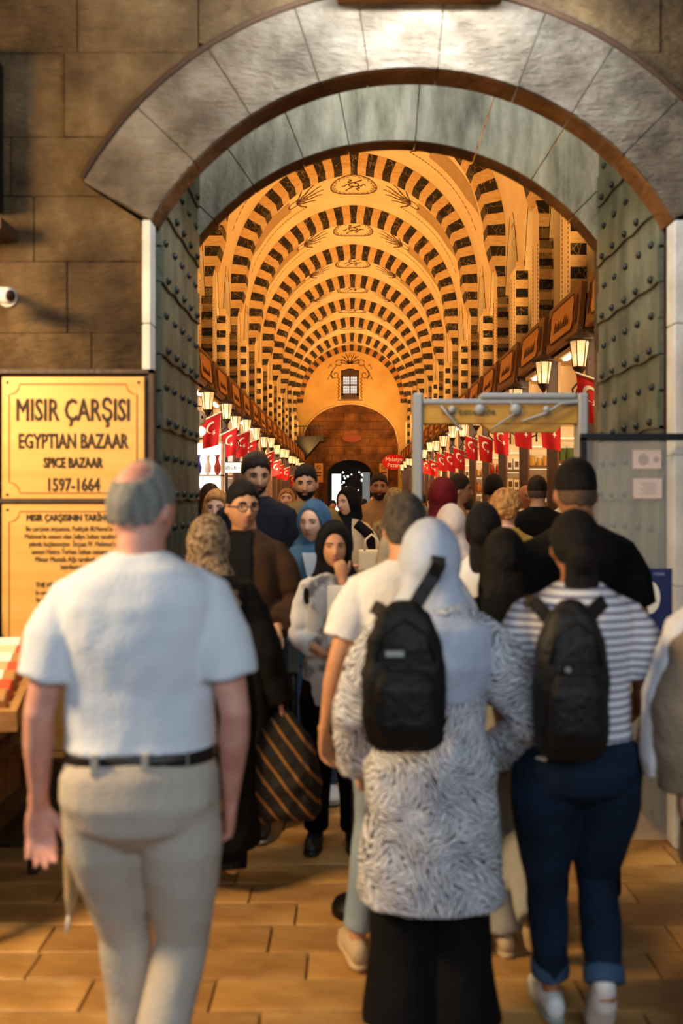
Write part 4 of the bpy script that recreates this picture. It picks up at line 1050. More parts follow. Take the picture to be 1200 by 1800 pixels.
def person(label, X, D, H=1.7, yaw=0, fem=0, bw=1.0, skin='olive', hyaw=0, hpit=0, hroll=0, hair=('short', 'black'), face=None, top=None, bottom=None, shoes=None,
           armR=None, armL=None, legR=None, legL=None, vox=.012, lean=0, hijab=None, beard=None, group=None, glasses=False, hands=True, z0=0):
    """yaw 0 = walking away from the camera (+Y); 180 = towards it. arms: (elbow, wrist, finger_dir, palm_normal, curl), metres for a 1.75 m figure, right = +x"""
    k = H/1.75; K = lambda *a: Vector(a)*k
    root = empty('person', (X, D, z0), R(yaw)); tag(root, label, 'person', group)
    if face is None: face = 90 < abs((yaw+hyaw+180) % 360-180) and D < 14
    sw = .172 if not fem else .150; sw *= bw**.6
    L_ = lambda z: lean*(z-.95)*1.0 if z > .95 else 0     # forward lean
    hc = K(0, .025+L_(1.62)*1.0, 1.628); nb = K(0, -.012+L_(1.45), 1.47)
    MH = Matrix.Translation(hc) @ Matrix.Rotation(R(hyaw), 4, 'Z') @ Matrix.Rotation(R(-hpit), 4, 'X') @ Matrix.Rotation(R(hroll), 4, 'Y') @ Matrix.Scale(k*(1.0 if not fem else .97), 4)
    B = MB()
    hg = head_grid(lambda p, d: 0, MH, fem); B.add(hg.v, hg.f)
    for s in (-1, 1):
        e = MB(); e.ball((0, 0, 0), (.010, .019, .031), 10, 7); T = MH @ Matrix.Translation((s*.078, -.006, -.010)) @ Matrix.Rotation(R(s*22), 4, 'Z') @ Matrix.Rotation(R(-12), 4, 'X')
        B.add([T @ Vector(v) for v in e.v], e.f)
    nr = .054 if fem else .063
    B.tube([nb-K(0, 0, .03), nb+K(0, .0, .03), hc+K(0, -.028, -.08), hc+K(0, -.02, -.04)], [(.075*k, .07*k), (nr*k, nr*k), (nr*.96*k, nr*k), (.055*k, .055*k)], n=18)
    bwx = bw*(.93 if fem else 1.0)
    tor = [(.86, .150, .105, 0), (.95, .158, .108, -.01), (1.05, .138 if fem else .150, .098, 0), (1.20, .140 if fem else .155, .100, .01), (1.32, .148 if fem else .164, .108, .0), (1.40, .150 if fem else .166, .098, -.01), (1.44, .135 if fem else .150, .085, -.012), (1.475, .095 if fem else .108, .072, -.012), (1.51, .06, .058, -.012)]
    B.tube([K(0, y+L_(z), z) for z, a, b, y in tor], [(a*bwx*k, b*bw*k) for z, a, b, y in tor], n=24, e=2.3)
    arms = {}
    for s, A in ((1, armR), (-1, armL)):
        sh = K(s*sw, -.012+L_(1.40), 1.405)
        A = A or ((s*(sw+.055), -.035, 1.12), (s*(sw+.065), .03, .865), (0, .1, -1), (-s, .0, 0), .35)
        el, wr = K(*A[0]), K(*A[1]); arms[s] = (sh, el, wr, A)
        up, fo = (.042, .036) if not fem else (.038, .031)
        B.tube([sh-K(s*.05, 0, .0), sh, sh+(el-sh)*.5, el, el+(wr-el)*.30, wr], [(.026*k, .030*k), (.034*k, .040*k), (up*k*bw, up*k*bw), (.037*k, .037*k), (fo*1.08*k, fo*1.08*k), (.0245*k, .020*k)], ref=(0, 1, 0), n=16)
        if hands: hand(B, wr, A[2], A[3], s, k*(1 if not fem else .92), A[4])
    legs = {}
    for s, Lg in ((1, legR), (-1, legL)):
        hp = K(s*.088*bw, -.0, .90); Lg = Lg or ((s*.095, .02, .49), (s*.10, -.01, .085), (s*.12, 1, 0))
        kn, an = K(*Lg[0]), K(*Lg[1]); fd = Vector(Lg[2]).normalized(); legs[s] = (hp, kn, an, fd)
        B.tube([hp, hp+(kn-hp)*.4, kn, kn+(an-kn)*.3, an], [(.085*k*bw, .09*k*bw), (.076*k*bw, .08*k*bw), (.052*k, .054*k), (.050*k, .052*k), (.032*k, .036*k)], n=16)
        dn = V(0, 0, -1) if abs(fd.z) < .5 else (V(0, fd.z*1.0, 0)*(-1) if False else V(0, 1, 0))
        dn = (dn - fd*dn.dot(fd)).normalized()
        B.tube([an-fd*.035*k+dn*.035*k, an+fd*.03*k+dn*.035*k, an+fd*.11*k+dn*.052*k, an+fd*.16*k+dn*.058*k], [(.03*k, .035*k), (.036*k, .038*k), (.042*k, .026*k), (.036*k, .018*k)], ref=Vector(fd).cross(dn), n=14, dome=(.8, .8))
    remesh('body', B, SKIN[skin], root, vox if not face else min(vox, .0075), 2)
    # ---------------- hair
    def shell(name, fn, mt, vx=None, extra=None, disp=0, smo=1):
        g = head_grid(fn, MH, fem)
        if extra: extra(g)
        if vx is None:
            o = g.build(name, mt, root, True); return o
        return remesh(name, g, mt, root, vx, smo, disp, .03)
    hm = hairmask('x'); hs, hcn = hair; hmt = HAIRM.get(hcn)
    if hijab is None:
        if hs == 'short': shell('hair', lambda p, d: -.012+.024*hm(p, d)+.010*hm(p, d)*sm(.03, .12, p.z)-.006*hm(p, d)*sm(.03, .09, p.y), hmt)
        elif hs == 'fade':
            shell('cropped_sides', lambda p, d: -.010+.0125*hm(p, d), M_stubble)
            shell('hair', lambda p, d: -.010+hm(p, d)*(.0165*sm(-.018, .022, p.z)+.013*sm(.02, .10, p.z)), hmt)
        elif hs == 'balding':
            shell('hair', lambda p, d: -.008+.0145*hm(p, d)*(1-.92*sm(.062, .034, (p-Vector((0, -.062, .092))).length))*(1-.8*sm(.03, .06, p.y)), hmt, .006)
        elif hs == 'curly': shell('hair', lambda p, d: -.012+.046*hm(p, d), hmt, .006, disp=.03)
        elif hs == 'bun':
            def ex(g):
                g.ball(tuple(MH @ V(0, -.115, -.02)), (.05*k, .04*k, .055*k), 14, 10)
                g.tube([MH @ V(0, -.09, -.04), MH @ V(0, -.105, -.12), MH @ V(0, -.12, -.20), MH @ V(0, -.125, -.33)], [(.055*k, .035*k), (.060*k, .03*k), (.055*k, .028*k), (.04*k, .018*k)], n=14)
            shell('hair', lambda p, d: -.012+.028*hm(p, d), hmt, .007, ex)
        elif hs == 'long':
            def ex(g):
                g.tube([MH @ V(0, -.035, .02), MH @ V(0, -.05, -.08), MH @ V(0, -.07, -.17), MH @ V(0, -.075, -.30), MH @ V(0, -.07, -.38)],
                       [(.086*k, .072*k), (.094*k, .060*k), (.105*k, .045*k), (.10*k, .035*k), (.06*k, .02*k)], n=22)
                for s in (-1, 1):
                    g.tube([MH @ V(s*.062, .02, .06), MH @ V(s*.080, .012, -.04), MH @ V(s*.088, .02, -.14), MH @ V(s*.085, .04, -.27)], [(.02*k, .045*k), (.022*k, .045*k), (.024*k, .045*k), (.016*k, .03*k)], n=12)
            shell('hair', lambda p, d: -.012+.030*hm(p, d), hmt, .008, ex, .006)
    else:
        hmt2, op = hijab[0], (hijab[1] if len(hijab) > 1 else .062); drape = hijab[2] if len(hijab) > 2 else .2; hw_ = hijab[3] if len(hijab) > 3 else 1
        def fn(p, d):
            q = (p.x/op)**2+((p.z+.016)/.090)**2
            if p.y > .0 and q < 1.35: return .020-.045*sm(1.35, .95, q)
            return .021+(.014 if p.y < 0 and p.z > -.06 else 0)
        g = head_grid(fn, MH, fem)
        g.tube([MH @ V(0, -.045, -.03), MH @ V(0, -.045, -.10), nb+K(0, -.01, .03), nb+K(0, -.01, -.02), nb+K(0, -.015, -.06), nb+K(0, -.018, -.06-(drape-.06)*.5), nb+K(0, -.02, -drape)],
               [(.094*k, .068*k), (.103*k, .082*k), (.114*k*hw_, .094*k), (.146*k*hw_, .108*k*hw_), (.190*k*hw_, .140*k*hw_), (.196*k*hw_, .150*k*hw_), (.160*k*hw_, .115*k*hw_)], n=26)
        remesh('headscarf', g, hmt2, root, .008, 3, .010, .09)
    if beard:
        hb = HAIRM[beard]
        shell('beard', lambda p, d: -.006+.010*sm(-.036, -.052, p.z)*sm(-.03, .0, p.y)*(1-G(p.x, 0, .018)*G(p.z, -.061, .007)) if not (abs(p.x) < .03 and p.z > -.046) else -.006, hb)
    if face:
        for s in (-1, 1):
            yy = face_y(s*.031, .004, fem)
            T = MH @ Matrix.Translation((s*.031, yy-.0085, .004))
            for nm, c, r, mt in (('eye', (0, 0, 0), (.0140, .0125, .0080), M_eye), ('iris', (0, .0090, 0), (.0068, .0055, .0068), M_iris)):
                m = MB().ball(c, r, 12, 8); m.v = [tuple(T @ Vector(v)) for v in m.v]
                m.build(nm, mt, root, True)
            m = MB(); m.tube([V(s*.015, face_y(s*.015, .010, fem)+.001, .0090), V(s*.031, yy+.004, .0125), V(s*.047, face_y(s*.047, .008, fem)+.002, .0070)], [.0018, .0032, .0022], n=6)
            m.v = [tuple(MH @ Vector(v)) for v in m.v]; m.build('lash_line', M_iris, root, True)
            m = MB(); zz = .0255
            m.tube([V(s*.013, face_y(s*.013, zz, fem), zz-.002), V(s*.030, face_y(s*.030, zz, fem)+.001, zz+.003), V(s*.050, face_y(s*.050, zz-.003, fem), zz-.003)], [(.004, .0045), (.004, .0055 if not fem else .0036), (.003, .0022)], ref=(0, 1, 0), n=8)
            m.v = [tuple(MH @ Vector(v)) for v in m.v]; m.build('eyebrow', hmt if hmt in (M_hbrown, M_hdgrey) else M_hblack if not (hcn == 'blonde') else M_hbrown, root, True)
        m = MB()
        for dz, rz in ((.0035, .0032), (-.0045, .0042)):
            m.tube([V(-.023, face_y(-.023, -.061, fem)-.002, -.061), V(-.010, face_y(-.010, -.058, fem)+.0008, -.061+dz), V(0, face_y(0, -.058, fem)+.0006, -.061+dz*.8), V(.010, face_y(.010, -.058, fem)+.0008, -.061+dz), V(.023, face_y(.023, -.061, fem)-.002, -.061)], [.001, rz, rz, rz, .001], n=8)
        m.v = [tuple(MH @ Vector(v)) for v in m.v]; m.build('mouth', M_lip, root, True)
    if glasses:
        m = MB()
        for s in (-1, 1):
            m.tube([V(s*.034+.025*cos(t), .098, .003+.019*sin(t)) for t in [2*pi*i/20 for i in range(21)]], [.0024]*21, ref=(0, 1, 0), n=6)
            m.tube([V(s*.058, .096, .008), V(s*.084, .03, .006), V(s*.086, -.02, .0)], [.0026]*3, n=6)
        m.tube([V(-.010, .099, .006), V(.010, .099, .006)], [.0024]*2, n=6)
        m.v = [tuple(MH @ Vector(v)) for v in m.v]; m.build('glasses', M_black, root, True)
    # ---------------- top
    if top:
        t = dict(hem=.93, ease=.014, sl=.42, slr=1.25, v=None, collar=False, flare=0, neck=1.515); t.update(top)
        T = MB(); E = t['ease']
        zs = [z for z in (1.475, 1.44, 1.40, 1.30, 1.18, 1.05, .95, .84, .72, .60, .48, .36, .24, .12, .06) if z > t['hem']+.02]+[t['hem']]
        def sec(z):
            if z < .86: a, b, y = .150, .105, 0
            else:
                for (z1, a1, b1, y1), (z2, a2, b2, y2) in zip(tor[:-1], tor[1:]):
                    if z1 <= z <= z2: q = (z-z1)/(z2-z1); a, b, y = a1+(a2-a1)*q, b1+(b2-b1)*q, y1+(y2-y1)*q; break
            fl = t['flare']*max(0, 1.15-z)
            return a*bwx+E+fl, b*bw+E+fl*.75, y
        pts, rd = [], []
        pts.append(K(0, -.012+L_(1.475), t['neck'])); rd.append((.070*k, .066*k))
        for z in zs:
            a, b, y = sec(z); pts.append(K(0, y+L_(z), z)); rd.append((a*k, b*k))
        T.tube(pts, rd, n=36, e=2.3)
        sec_l = t['sl']
        for s in (1, -1):
            sh, el, wr, A = arms[s]
            path = [(sh-K(s*.085, 0, -.028), (.044, .052)), (sh-K(s*.015, 0, .004), (.050, .058)), (sh+(el-sh)*.35, (.049, .056)), (sh+(el-sh)*.7, (.048, .054)), (el, (.050, .052)), (el+(wr-el)*.5, (.046, .048)), (wr-(wr-el)*.03, (.036, .036))]
            tl = [0, 0, .35*.5, .7*.5, .5, .75, 1.0]; P, Q = [], []; kk = t['slr']
            for (p, r), tt in zip(path, tl):
                if tt <= sec_l+1e-6: P.append(p); kq = (kk**.8 if tt else 1.1)*bw**.4; Q.append((r[0]*k*kq, r[1]*k*kq))
            if sec_l < 1:
                q = sec_l; p = sh+(el-sh)*(q/.5) if q <= .5 else el+(wr-el)*((q-.5)/.5); P.append(p); Q.append((Q[-1][0]*1.03, Q[-1][1]*1.03))
            T.tube(P, Q, ref=(0, 1, 0), n=20)
        if t['collar']:
            T.tube([K(0, -.015+L_(1.46), 1.445), K(0, -.012+L_(1.48), 1.495)], [(.083*k, .080*k), (.074*k, .074*k)], n=22)
        o = remesh(t.get('kind', 'shirt'), T, t['mat'], root, max(vox, .008) if vox < .011 else vox, 3, t.get('disp', .016), t.get('ds', .13))
        if t['v']:     # open front: an inner garment shows as a panel
            m = MB(); w_ = t.get('vw', .06); n_ = 10
            a0_, b0_, y0_ = sec(1.3)
            rows = [1.508, 1.49, 1.465, 1.42, 1.38, 1.30, 1.2, 1.1, 1.0, max(.9, t['hem']+.03)]
            vs_ = []
            for z in rows:
                a, b, y = sec(z); ww = min(w_, a*.8)*(1 if z < 1.4 else .9)
                for q in range(n_+1):
                    u = -ww+2*ww*q/n_; yy = b*(1-abs(u/a)**2.3)**(1/2.3)
                    vs_.append(K(u, y+L_(z)+yy+.010, z))
            fs_ = [(r_*(n_+1)+q, r_*(n_+1)+q+1, (r_+1)*(n_+1)+q+1, (r_+1)*(n_+1)+q) for r_ in range(len(rows)-1) for q in range(n_)]
            m.add(vs_, fs_); pn = m.build('inner_shirt', t['v'], root, True); so = pn.modifiers.new('thick', 'SOLIDIFY'); so.thickness = .012; so.offset = -1
    if bottom:
        b_ = dict(loose=1.0, cut=.07, waist=1.04, skirt=None); b_.update(bottom)
        T = MB(); lo = b_['loose']
        if b_['skirt']:
            pts, rd = [], []
            for z in [b_['waist'], .95, .8, .6, .4, .2, b_['skirt']]:
                if z < b_['skirt']: continue
                g_ = max(0, .95-z)*.10*lo; pts.append(K(0, 0, z)); rd.append(((.168*bwx+g_)*k, (.12*bw+g_)*k))
            T.tube(pts, rd, n=32, e=2.2)
        else:
            T.tube([K(0, 0+L_(b_['waist']), b_['waist']), K(0, -.008, .96), K(0, -.014, .90), K(0, -.012, .85), K(0, -.005, .79)], [(.154*bwx*k+.008, .108*bw*k+.008), (.168*bwx*k+.008, .122*bw*k+.008), (.170*bwx*k+.006, .126*bw*k+.006), (.150*bwx*k, .114*bw*k), (.07*bwx*k, .06*bw*k)], n=28, e=2.3)
            for s in (1, -1):
                hp, kn, an, fd = legs[s]
                cutp = an if b_['cut'] <= .08 else kn+(an-kn)*(1-(b_['cut']-.08)/.42)
                T.tube([hp+K(0, 0, .02), hp+(kn-hp)*.3, hp+(kn-hp)*.65, kn, kn+(cutp-kn)*.35, cutp-(cutp-kn)*(.0)],
                       [(.090*k*bw, .108*k*bw), (.096*k*bw*lo**.3, .104*k*bw*lo**.3), (.078*k*bw*lo**.6, .082*k*bw*lo**.6), (.066*k*lo, .068*k*lo), (.064*k*lo, .064*k*lo), (b_.get('hemr', .056)*k*lo, b_.get('hemr', .056)*1.1*k*lo)], n=20)
                if b_.get('cuff'):
                    d_ = (kn-cutp).normalized(); c_ = MB().tube([cutp-d_*.008, cutp+d_*.045], [b_.get('hemr', .056)*k*lo*1.12]*2, n=18)
                    remesh('rolled_cuff', c_, b_['cuff'], root, .009, 1)
        remesh('skirt' if b_['skirt'] else 'trousers', T, b_['mat'], root, max(vox, .009), 3, b_.get('disp', .018), .16)
    if shoes:
        for s in (1, -1):
            hp, kn, an, fd = legs[s]
            dn = V(0, 0, -1) if abs(fd.z) < .5 else V(0, 1, 0)
            dn = (dn - fd*dn.dot(fd)).normalized(); S = MB()
            S.tube([an-fd*.055*k+dn*.033*k, an+fd*.02*k+dn*.03*k, an+fd*.11*k+dn*.047*k, an+fd*.185*k+dn*.055*k], [(.036*k, .045*k), (.044*k, .048*k), (.050*k, .033*k), (.040*k, .024*k)], ref=fd.cross(dn), n=18, dome=(.8, .9))
            remesh('shoe', S, shoes[0], root, .009, 2)
            q = MB().tube([an-fd*.080*k+dn*.074*k, an-fd*.05*k+dn*.074*k, an+fd*.04*k+dn*.074*k, an+fd*.12*k+dn*.074*k, an+fd*.19*k+dn*.072*k, an+fd*.215*k+dn*.070*k], [(.02*k, .010*k), (.037*k, .011*k), (.040*k, .011*k), (.051*k, .011*k), (.040*k, .011*k), (.018*k, .009*k)], ref=fd.cross(dn), n=16)
            q.build('sole', shoes[1], root, True)
    return root, arms, legs, MH, k
def W(root, p): return Matrix.Translation(root.location) @ Matrix.Rotation(root.rotation_euler.z, 4, 'Z') @ Vector(p)

# fabrics ------------------------------------------------------------------
F_white = fab('white_pique', srgb(226, 232, 240), srgb(216, 224, 234), bump=.2)
F_whitetee = fab('white_jersey', srgb(236, 236, 236), srgb(226, 226, 228))
F_beige = fab('stone_chino', srgb(196, 188, 176), srgb(184, 174, 160))
F_black = fab('black_cotton', srgb(11, 10, 11), srgb(7, 6, 7)); F_blackp = fab('black_wool', srgb(14, 12, 14), srgb(9, 8, 9))
F_jean = fab('dark_blue_denim', srgb(24, 42, 64), srgb(14, 26, 42), bump=.4); F_jean2 = fab('light_denim', srgb(150, 166, 180), srgb(126, 142, 158))
F_jgrey = fab('pale_grey_denim', srgb(164, 164, 160), srgb(142, 142, 138)); F_jmid = fab('mid_blue_denim', srgb(70, 96, 124), srgb(50, 72, 98))
F_hij = fab('pale_blue_grey_scarf', srgb(198, 208, 226), srgb(184, 194, 214), rough=.7)
F_blue = fab('steel_blue_scarf', srgb(66, 98, 130), srgb(52, 82, 112)); F_vest = fab('blue_grey_knit', srgb(78, 112, 134), srgb(64, 94, 116)); F_lblue = fab('light_blue_cotton', srgb(156, 190, 224))
F_brown = fab('dark_brown_suede', srgb(66, 42, 24), srgb(44, 28, 16)); F_olive = fab('olive_cotton', srgb(136, 112, 62), srgb(112, 90, 48))
F_cream = fab('cream_twill', srgb(214, 188, 148), srgb(200, 172, 130)); F_tan = fab('tan_cotton', srgb(176, 132, 88), srgb(154, 112, 70))
F_burg = fab('burgundy_scarf', srgb(112, 20, 24), srgb(84, 14, 18)); F_red = fab('orange_red_cotton', srgb(200, 52, 26)); F_card = fab('beige_soft_knit', srgb(168, 148, 126), srgb(146, 126, 104), bump=.6)
F_grey = fab('grey_cotton', srgb(130, 130, 134)); F_pat = fab('beige_flecked_scarf', srgb(176, 152, 112), srgb(120, 96, 66), nscale=30)
F_rose = fab('pale_rose_scarf', srgb(206, 186, 170), srgb(176, 156, 142))
F_leop = fab('brown_speckled_scarf', srgb(156, 134, 108), srgb(74, 56, 42), nscale=46)
F_fold = fab('dark_skin_tone', srgb(60, 40, 30))
S_white = mat('white_leather', srgb(230, 230, 230), rough=.5); S_sole = mat('grey_rubber_sole', srgb(150, 152, 148), rough=.8); S_black = mat('black_leather', srgb(24, 22, 22), rough=.45); S_gum = mat('pale_gum_sole', srgb(196, 172, 130), rough=.8); S_tan = mat('tan_sneaker', srgb(190, 166, 132), rough=.7)
# printed coat: white with black brush-like feathers
F_print = bpy.data.materials.new('cloth_black_white_feather_print'); F_print.use_nodes = True
_n = F_print.node_tree.nodes; _l = F_print.node_tree.links; _b = _n['Principled BSDF']; _b.inputs['Roughness'].default_value = .85
_tc = _n.new('ShaderNodeTexCoord'); _ns = _n.new('ShaderNodeTexNoise'); _ns.inputs['Scale'].default_value = 5; _ns.inputs['Detail'].default_value = 3; _l.new(_tc.outputs['Object'], _ns.inputs[0])
_vo = _n.new('ShaderNodeTexVoronoi'); _vo.inputs['Scale'].default_value = 10
_dv = _n.new('ShaderNodeMix'); _dv.data_type = 'VECTOR'; _dv.inputs[0].default_value = .10; _l.new(_tc.outputs['Object'], _dv.inputs[4]); _l.new(_ns.outputs[1], _dv.inputs[5]); _l.new(_dv.outputs[1], _vo.inputs[0])
_sx = _n.new('ShaderNodeSeparateXYZ'); _l.new(_vo.outputs['Color'], _sx.inputs[0])
_an = _n.new('ShaderNodeMath'); _an.operation = 'MULTIPLY'; _an.inputs[1].default_value = 6.28; _l.new(_sx.outputs[0], _an.inputs[0])
_vr = _n.new('ShaderNodeVectorRotate'); _vr.rotation_type = 'Y_AXIS'; _l.new(_tc.outputs['Object'], _vr.inputs[0]); _l.new(_an.outputs[0], _vr.inputs['Angle'])
_wv = _n.new('ShaderNodeTexWave'); _wv.inputs['Scale'].default_value = 24; _wv.inputs['Distortion'].default_value = 8; _wv.inputs['Detail'].default_value = 2; _wv.inputs['Detail Scale'].default_value = 1.5
_l.new(_vr.outputs[0], _wv.inputs[0])
_r = _n.new('ShaderNodeValToRGB'); _r.color_ramp.elements[0].position = .34; _r.color_ramp.elements[0].color = srgb(40, 38, 46); _r.color_ramp.elements[1].position = .62; _r.color_ramp.elements[1].color = srgb(214, 216, 224)
_ad = _n.new('ShaderNodeMath'); _ad.operation = 'MULTIPLY_ADD'; _ad.inputs[1].default_value = .95; _ad.inputs[2].default_value = -.30
_ns2 = _n.new('ShaderNodeTexNoise'); _ns2.inputs['Scale'].default_value = 16; _l.new(_tc.outputs['Object'], _ns2.inputs[0])
_a2 = _n.new('ShaderNodeMath'); _a2.operation = 'ADD'; _l.new(_ns2.outputs[0], _ad.inputs[0]); _l.new(_wv.outputs[1], _a2.inputs[0]); _l.new(_ad.outputs[0], _a2.inputs[1])
_l.new(_a2.outputs[0], _r.inputs[0]); _l.new(_r.outputs[0], _b.inputs['Base Color'])
def striped(name, c1, c2, pitch, duty, axis='Z', tilt=(0, 0, 0)):
    m = bpy.data.materials.new('cloth_'+name); m.use_nodes = True; n = m.node_tree.nodes; l = m.node_tree.links; b = n['Principled BSDF']; b.inputs['Roughness'].default_value = .85
    tc = n.new('ShaderNodeTexCoord'); mp = n.new('ShaderNodeMapping'); mp.inputs['Rotation'].default_value = tilt; l.new(tc.outputs['Object'], mp.inputs[0])
    sp = n.new('ShaderNodeSeparateXYZ'); l.new(mp.outputs[0], sp.inputs[0])
    mm = n.new('ShaderNodeMath'); mm.operation = 'MULTIPLY'; mm.inputs[1].default_value = 1/pitch; l.new(sp.outputs[axis], mm.inputs[0])
    fr = n.new('ShaderNodeMath'); fr.operation = 'FRACT'; l.new(mm.outputs[0], fr.inputs[0])
    r = n.new('ShaderNodeValToRGB'); r.color_ramp.interpolation = 'CONSTANT'; r.color_ramp.elements[0].color = c1; r.color_ramp.elements[1].position = duty; r.color_ramp.elements[1].color = c2
    l.new(fr.outputs[0], r.inputs[0]); l.new(r.outputs[0], b.inputs['Base Color']); return m
F_stripe = striped('white_purple_stripe', srgb(222, 224, 230), srgb(116, 108, 134), .0235, .62)
F_bag = striped('black_gold_stripe', srgb(24, 18, 14), srgb(138, 92, 40), .058, .80, 'X', (0, R(38), 0))
F_pjack = fab('white_grey_print', srgb(214, 210, 206), srgb(120, 116, 116), nscale=9, lo=.5, hi=.62)

# ---- people walking in, near ones first -----------------------------------
P_polo = person('grey-haired balding man in white polo shirt and beige trousers, seen from behind', -.530, 2.38, 1.75, 2, bw=1.12, skin='pink', hyaw=-24, hpit=6, hair=('balding', 'grey'), vox=.0075,
    top=dict(mat=F_white, hem=1.018, sl=.35, slr=1.5, ease=.020, collar=True, kind='polo_shirt', disp=.032, ds=.22),
    bottom=dict(mat=F_beige, loose=1.06, hemr=.066, waist=1.0, disp=.014), shoes=(S_black, S_black),
    armL=((-.240, -.055, 1.12), (-.262, .02, .872), (.04, .10, -1), (.2, -1, -.1), .42), armR=((.242, -.055, 1.12), (.222, .05, .87), (-.10, .30, -1), (-1, -.2, 0), .5),
    legR=((.095, .06, .50), (.02, -.16, .12), (0, .75, -.55)), legL=((-.065, .12, .50), (-.03, .16, .085), (-.1, 1, 0)))
r_ = P_polo[0]
b_ = MB().tube([(0, 0, 1.000), (0, 0, 1.034)], [(.188, .134)]*2, n=40, e=2.3); b_.build('belt', S_black, r_, True)
for x in (-.085, .035, .125): MB().box(x-.008, -.142 if abs(x) < .12 else -.104, .990, x+.008, -.120 if abs(x) < .12 else -.080, 1.040).build('belt_loop', F_beige, r_)
P_print = person('woman in pale headscarf and knee-length black-and-white printed coat, seen from behind', .245, 2.86, 1.57, 0, fem=1, bw=1.16, skin='fair', hijab=(F_hij, .062, .30, 1.12), vox=.0085,
    top=dict(mat=F_print, hem=.50, sl=.98, slr=1.75, ease=.035, flare=.085, kind='coat', disp=.03, ds=.16),
    bottom=dict(mat=F_blackp, loose=1.7, hemr=.082), shoes=(S_white, S_sole), armR=((.34, -.05, 1.10), (.25, .17, .93), (-.3, 1, -.1), (-1, 0, -.3), .6),
    armL=((-.25, -.03, 1.12), (-.24, .12, .90), (0, .5, -1), (1, 0, 0), .5))
P_tee = person('man with dark grey hair in white T-shirt, half hidden behind the printed coat', .20, 3.38, 1.66, 0, bw=1.06, skin='olive', hyaw=10, hpit=-8, lean=.06, hair=('short', 'dgrey'), vox=.009,
    top=dict(mat=F_whitetee, hem=.95, sl=.34, slr=1.5, ease=.02, kind='t_shirt'), bottom=dict(mat=F_jean2, loose=1.05, cut=.12), shoes=(S_tan, S_gum), legL=((-.125, .0, .50), (-.185, -.05, .095), (-.2, 1, 0)),
    armL=((-.262, -.02, 1.12), (-.31, .02, .85), (.06, .15, -1), (.9, -.6, 0), .5))
P_strip = person('woman with dark tied hair in striped T-shirt and dark blue jeans, seen from behind', .70, 2.90, 1.615, 0, fem=1, bw=1.22, skin='tan', hair=('bun', 'black'), hpit=-4, vox=.0085,
    top=dict(mat=F_stripe, hem=.885, sl=.36, slr=1.5, ease=.018, kind='t_shirt'), bottom=dict(mat=F_jean, loose=1.08, cut=.15, cuff=F_jmid, waist=.98), shoes=(S_white, S_sole),
    armR=((.255, -.02, 1.13), (.25, .12, .91), (0, .6, -1), (-1, 0, 0), .5), armL=((-.255, -.02, 1.13), (-.22, .16, .96), (.2, .9, -.4), (1, 0, 0), .5),
    legR=((.085, .07, .50), (.06, -.14, .175), (.05, .35, -.9)), legL=((-.09, .06, .50), (-.06, .12, .085), (-.05, 1, 0)))
P_fade = person('tall young man in black T-shirt with faded black haircut, behind the striped T-shirt', .90, 3.72, 1.80, 2, bw=1.08, skin='tan', hyaw=-4, hair=('fade', 'black'), vox=.010,
    top=dict(mat=F_black, hem=.92, sl=.37, slr=1.5, ease=.024, kind='t_shirt'), bottom=dict(mat=F_black, loose=1.1), shoes=(S_black, S_black))
P_card = person('woman in long beige knitted cardigan over white scarf at the right edge', 1.20, 2.75, 1.62, 4, fem=1, bw=1.25, skin='fair', hijab=(fab('white_chiffon', srgb(232, 232, 236), srgb(220, 220, 226)), .062, .40), vox=.010,
    top=dict(mat=F_card, hem=.62, sl=.97, slr=1.7, ease=.03, flare=.08, kind='cardigan', disp=.03, ds=.14), bottom=dict(mat=F_blackp, loose=1.5, hemr=.08), shoes=(S_black, S_black), armL=((-.27, -.02, 1.12), (-.25, .0, .86), (.05, .1, -1), (1, 0, 0), .4))
m_ = MB(); m_.tube([(-.14, .0, 1.46), (-.26, .02, 1.38), (-.335, .04, 1.16), (-.345, .04, .96), (-.34, .04, .90)], [(.04, .06), (.035, .06), (.028, .055), (.024, .05), (.012, .03)], ref=(1, 0, 0), n=16)
m_.v = [tuple(Vector(v)*.925) for v in m_.v]; remesh('shawl_end', m_, MATS['cloth_white_chiffon'], P_card[0], .009, 2, .012, .08)
P_long = person('girl with long black hair in pale grey jeans, between the two backpacks', .565, 3.42, 1.54, 0, fem=1, bw=1.0, skin='olive', hair=('long', 'black'), vox=.010,
    top=dict(mat=F_black, hem=.92, sl=.9, slr=1.3, kind='top'), bottom=dict(mat=F_jgrey, loose=1.25, cut=.09, hemr=.07), shoes=(S_tan, S_gum),
    legR=((.06, .08, .50), (.10, -.20, .22), (.05, .3, -.9)), legL=((-.06, .05, .5), (-.0, .02, .085), (0, 1, 0)))
P_blob = person('person with black hair and white collar behind the long-haired girl', .60, 4.20, 1.63, 0, fem=1, bw=1.05, skin='tan', hair=('bun', 'black'), hyaw=-14, vox=.012,
    top=dict(mat=F_whitetee, hem=.9, sl=.9, kind='blouse'), bottom=dict(mat=F_black), shoes=(S_black, S_black))
P_rose = person('woman in pale rose headscarf just beyond the metal detector', .62, 5.75, 1.60, 0, fem=1, hijab=(F_rose,), vox=.012, hyaw=-10,
    top=dict(mat=F_cream, hem=.6, sl=.95, flare=.05, kind='coat'), bottom=dict(mat=F_black), shoes=(S_black, S_black))
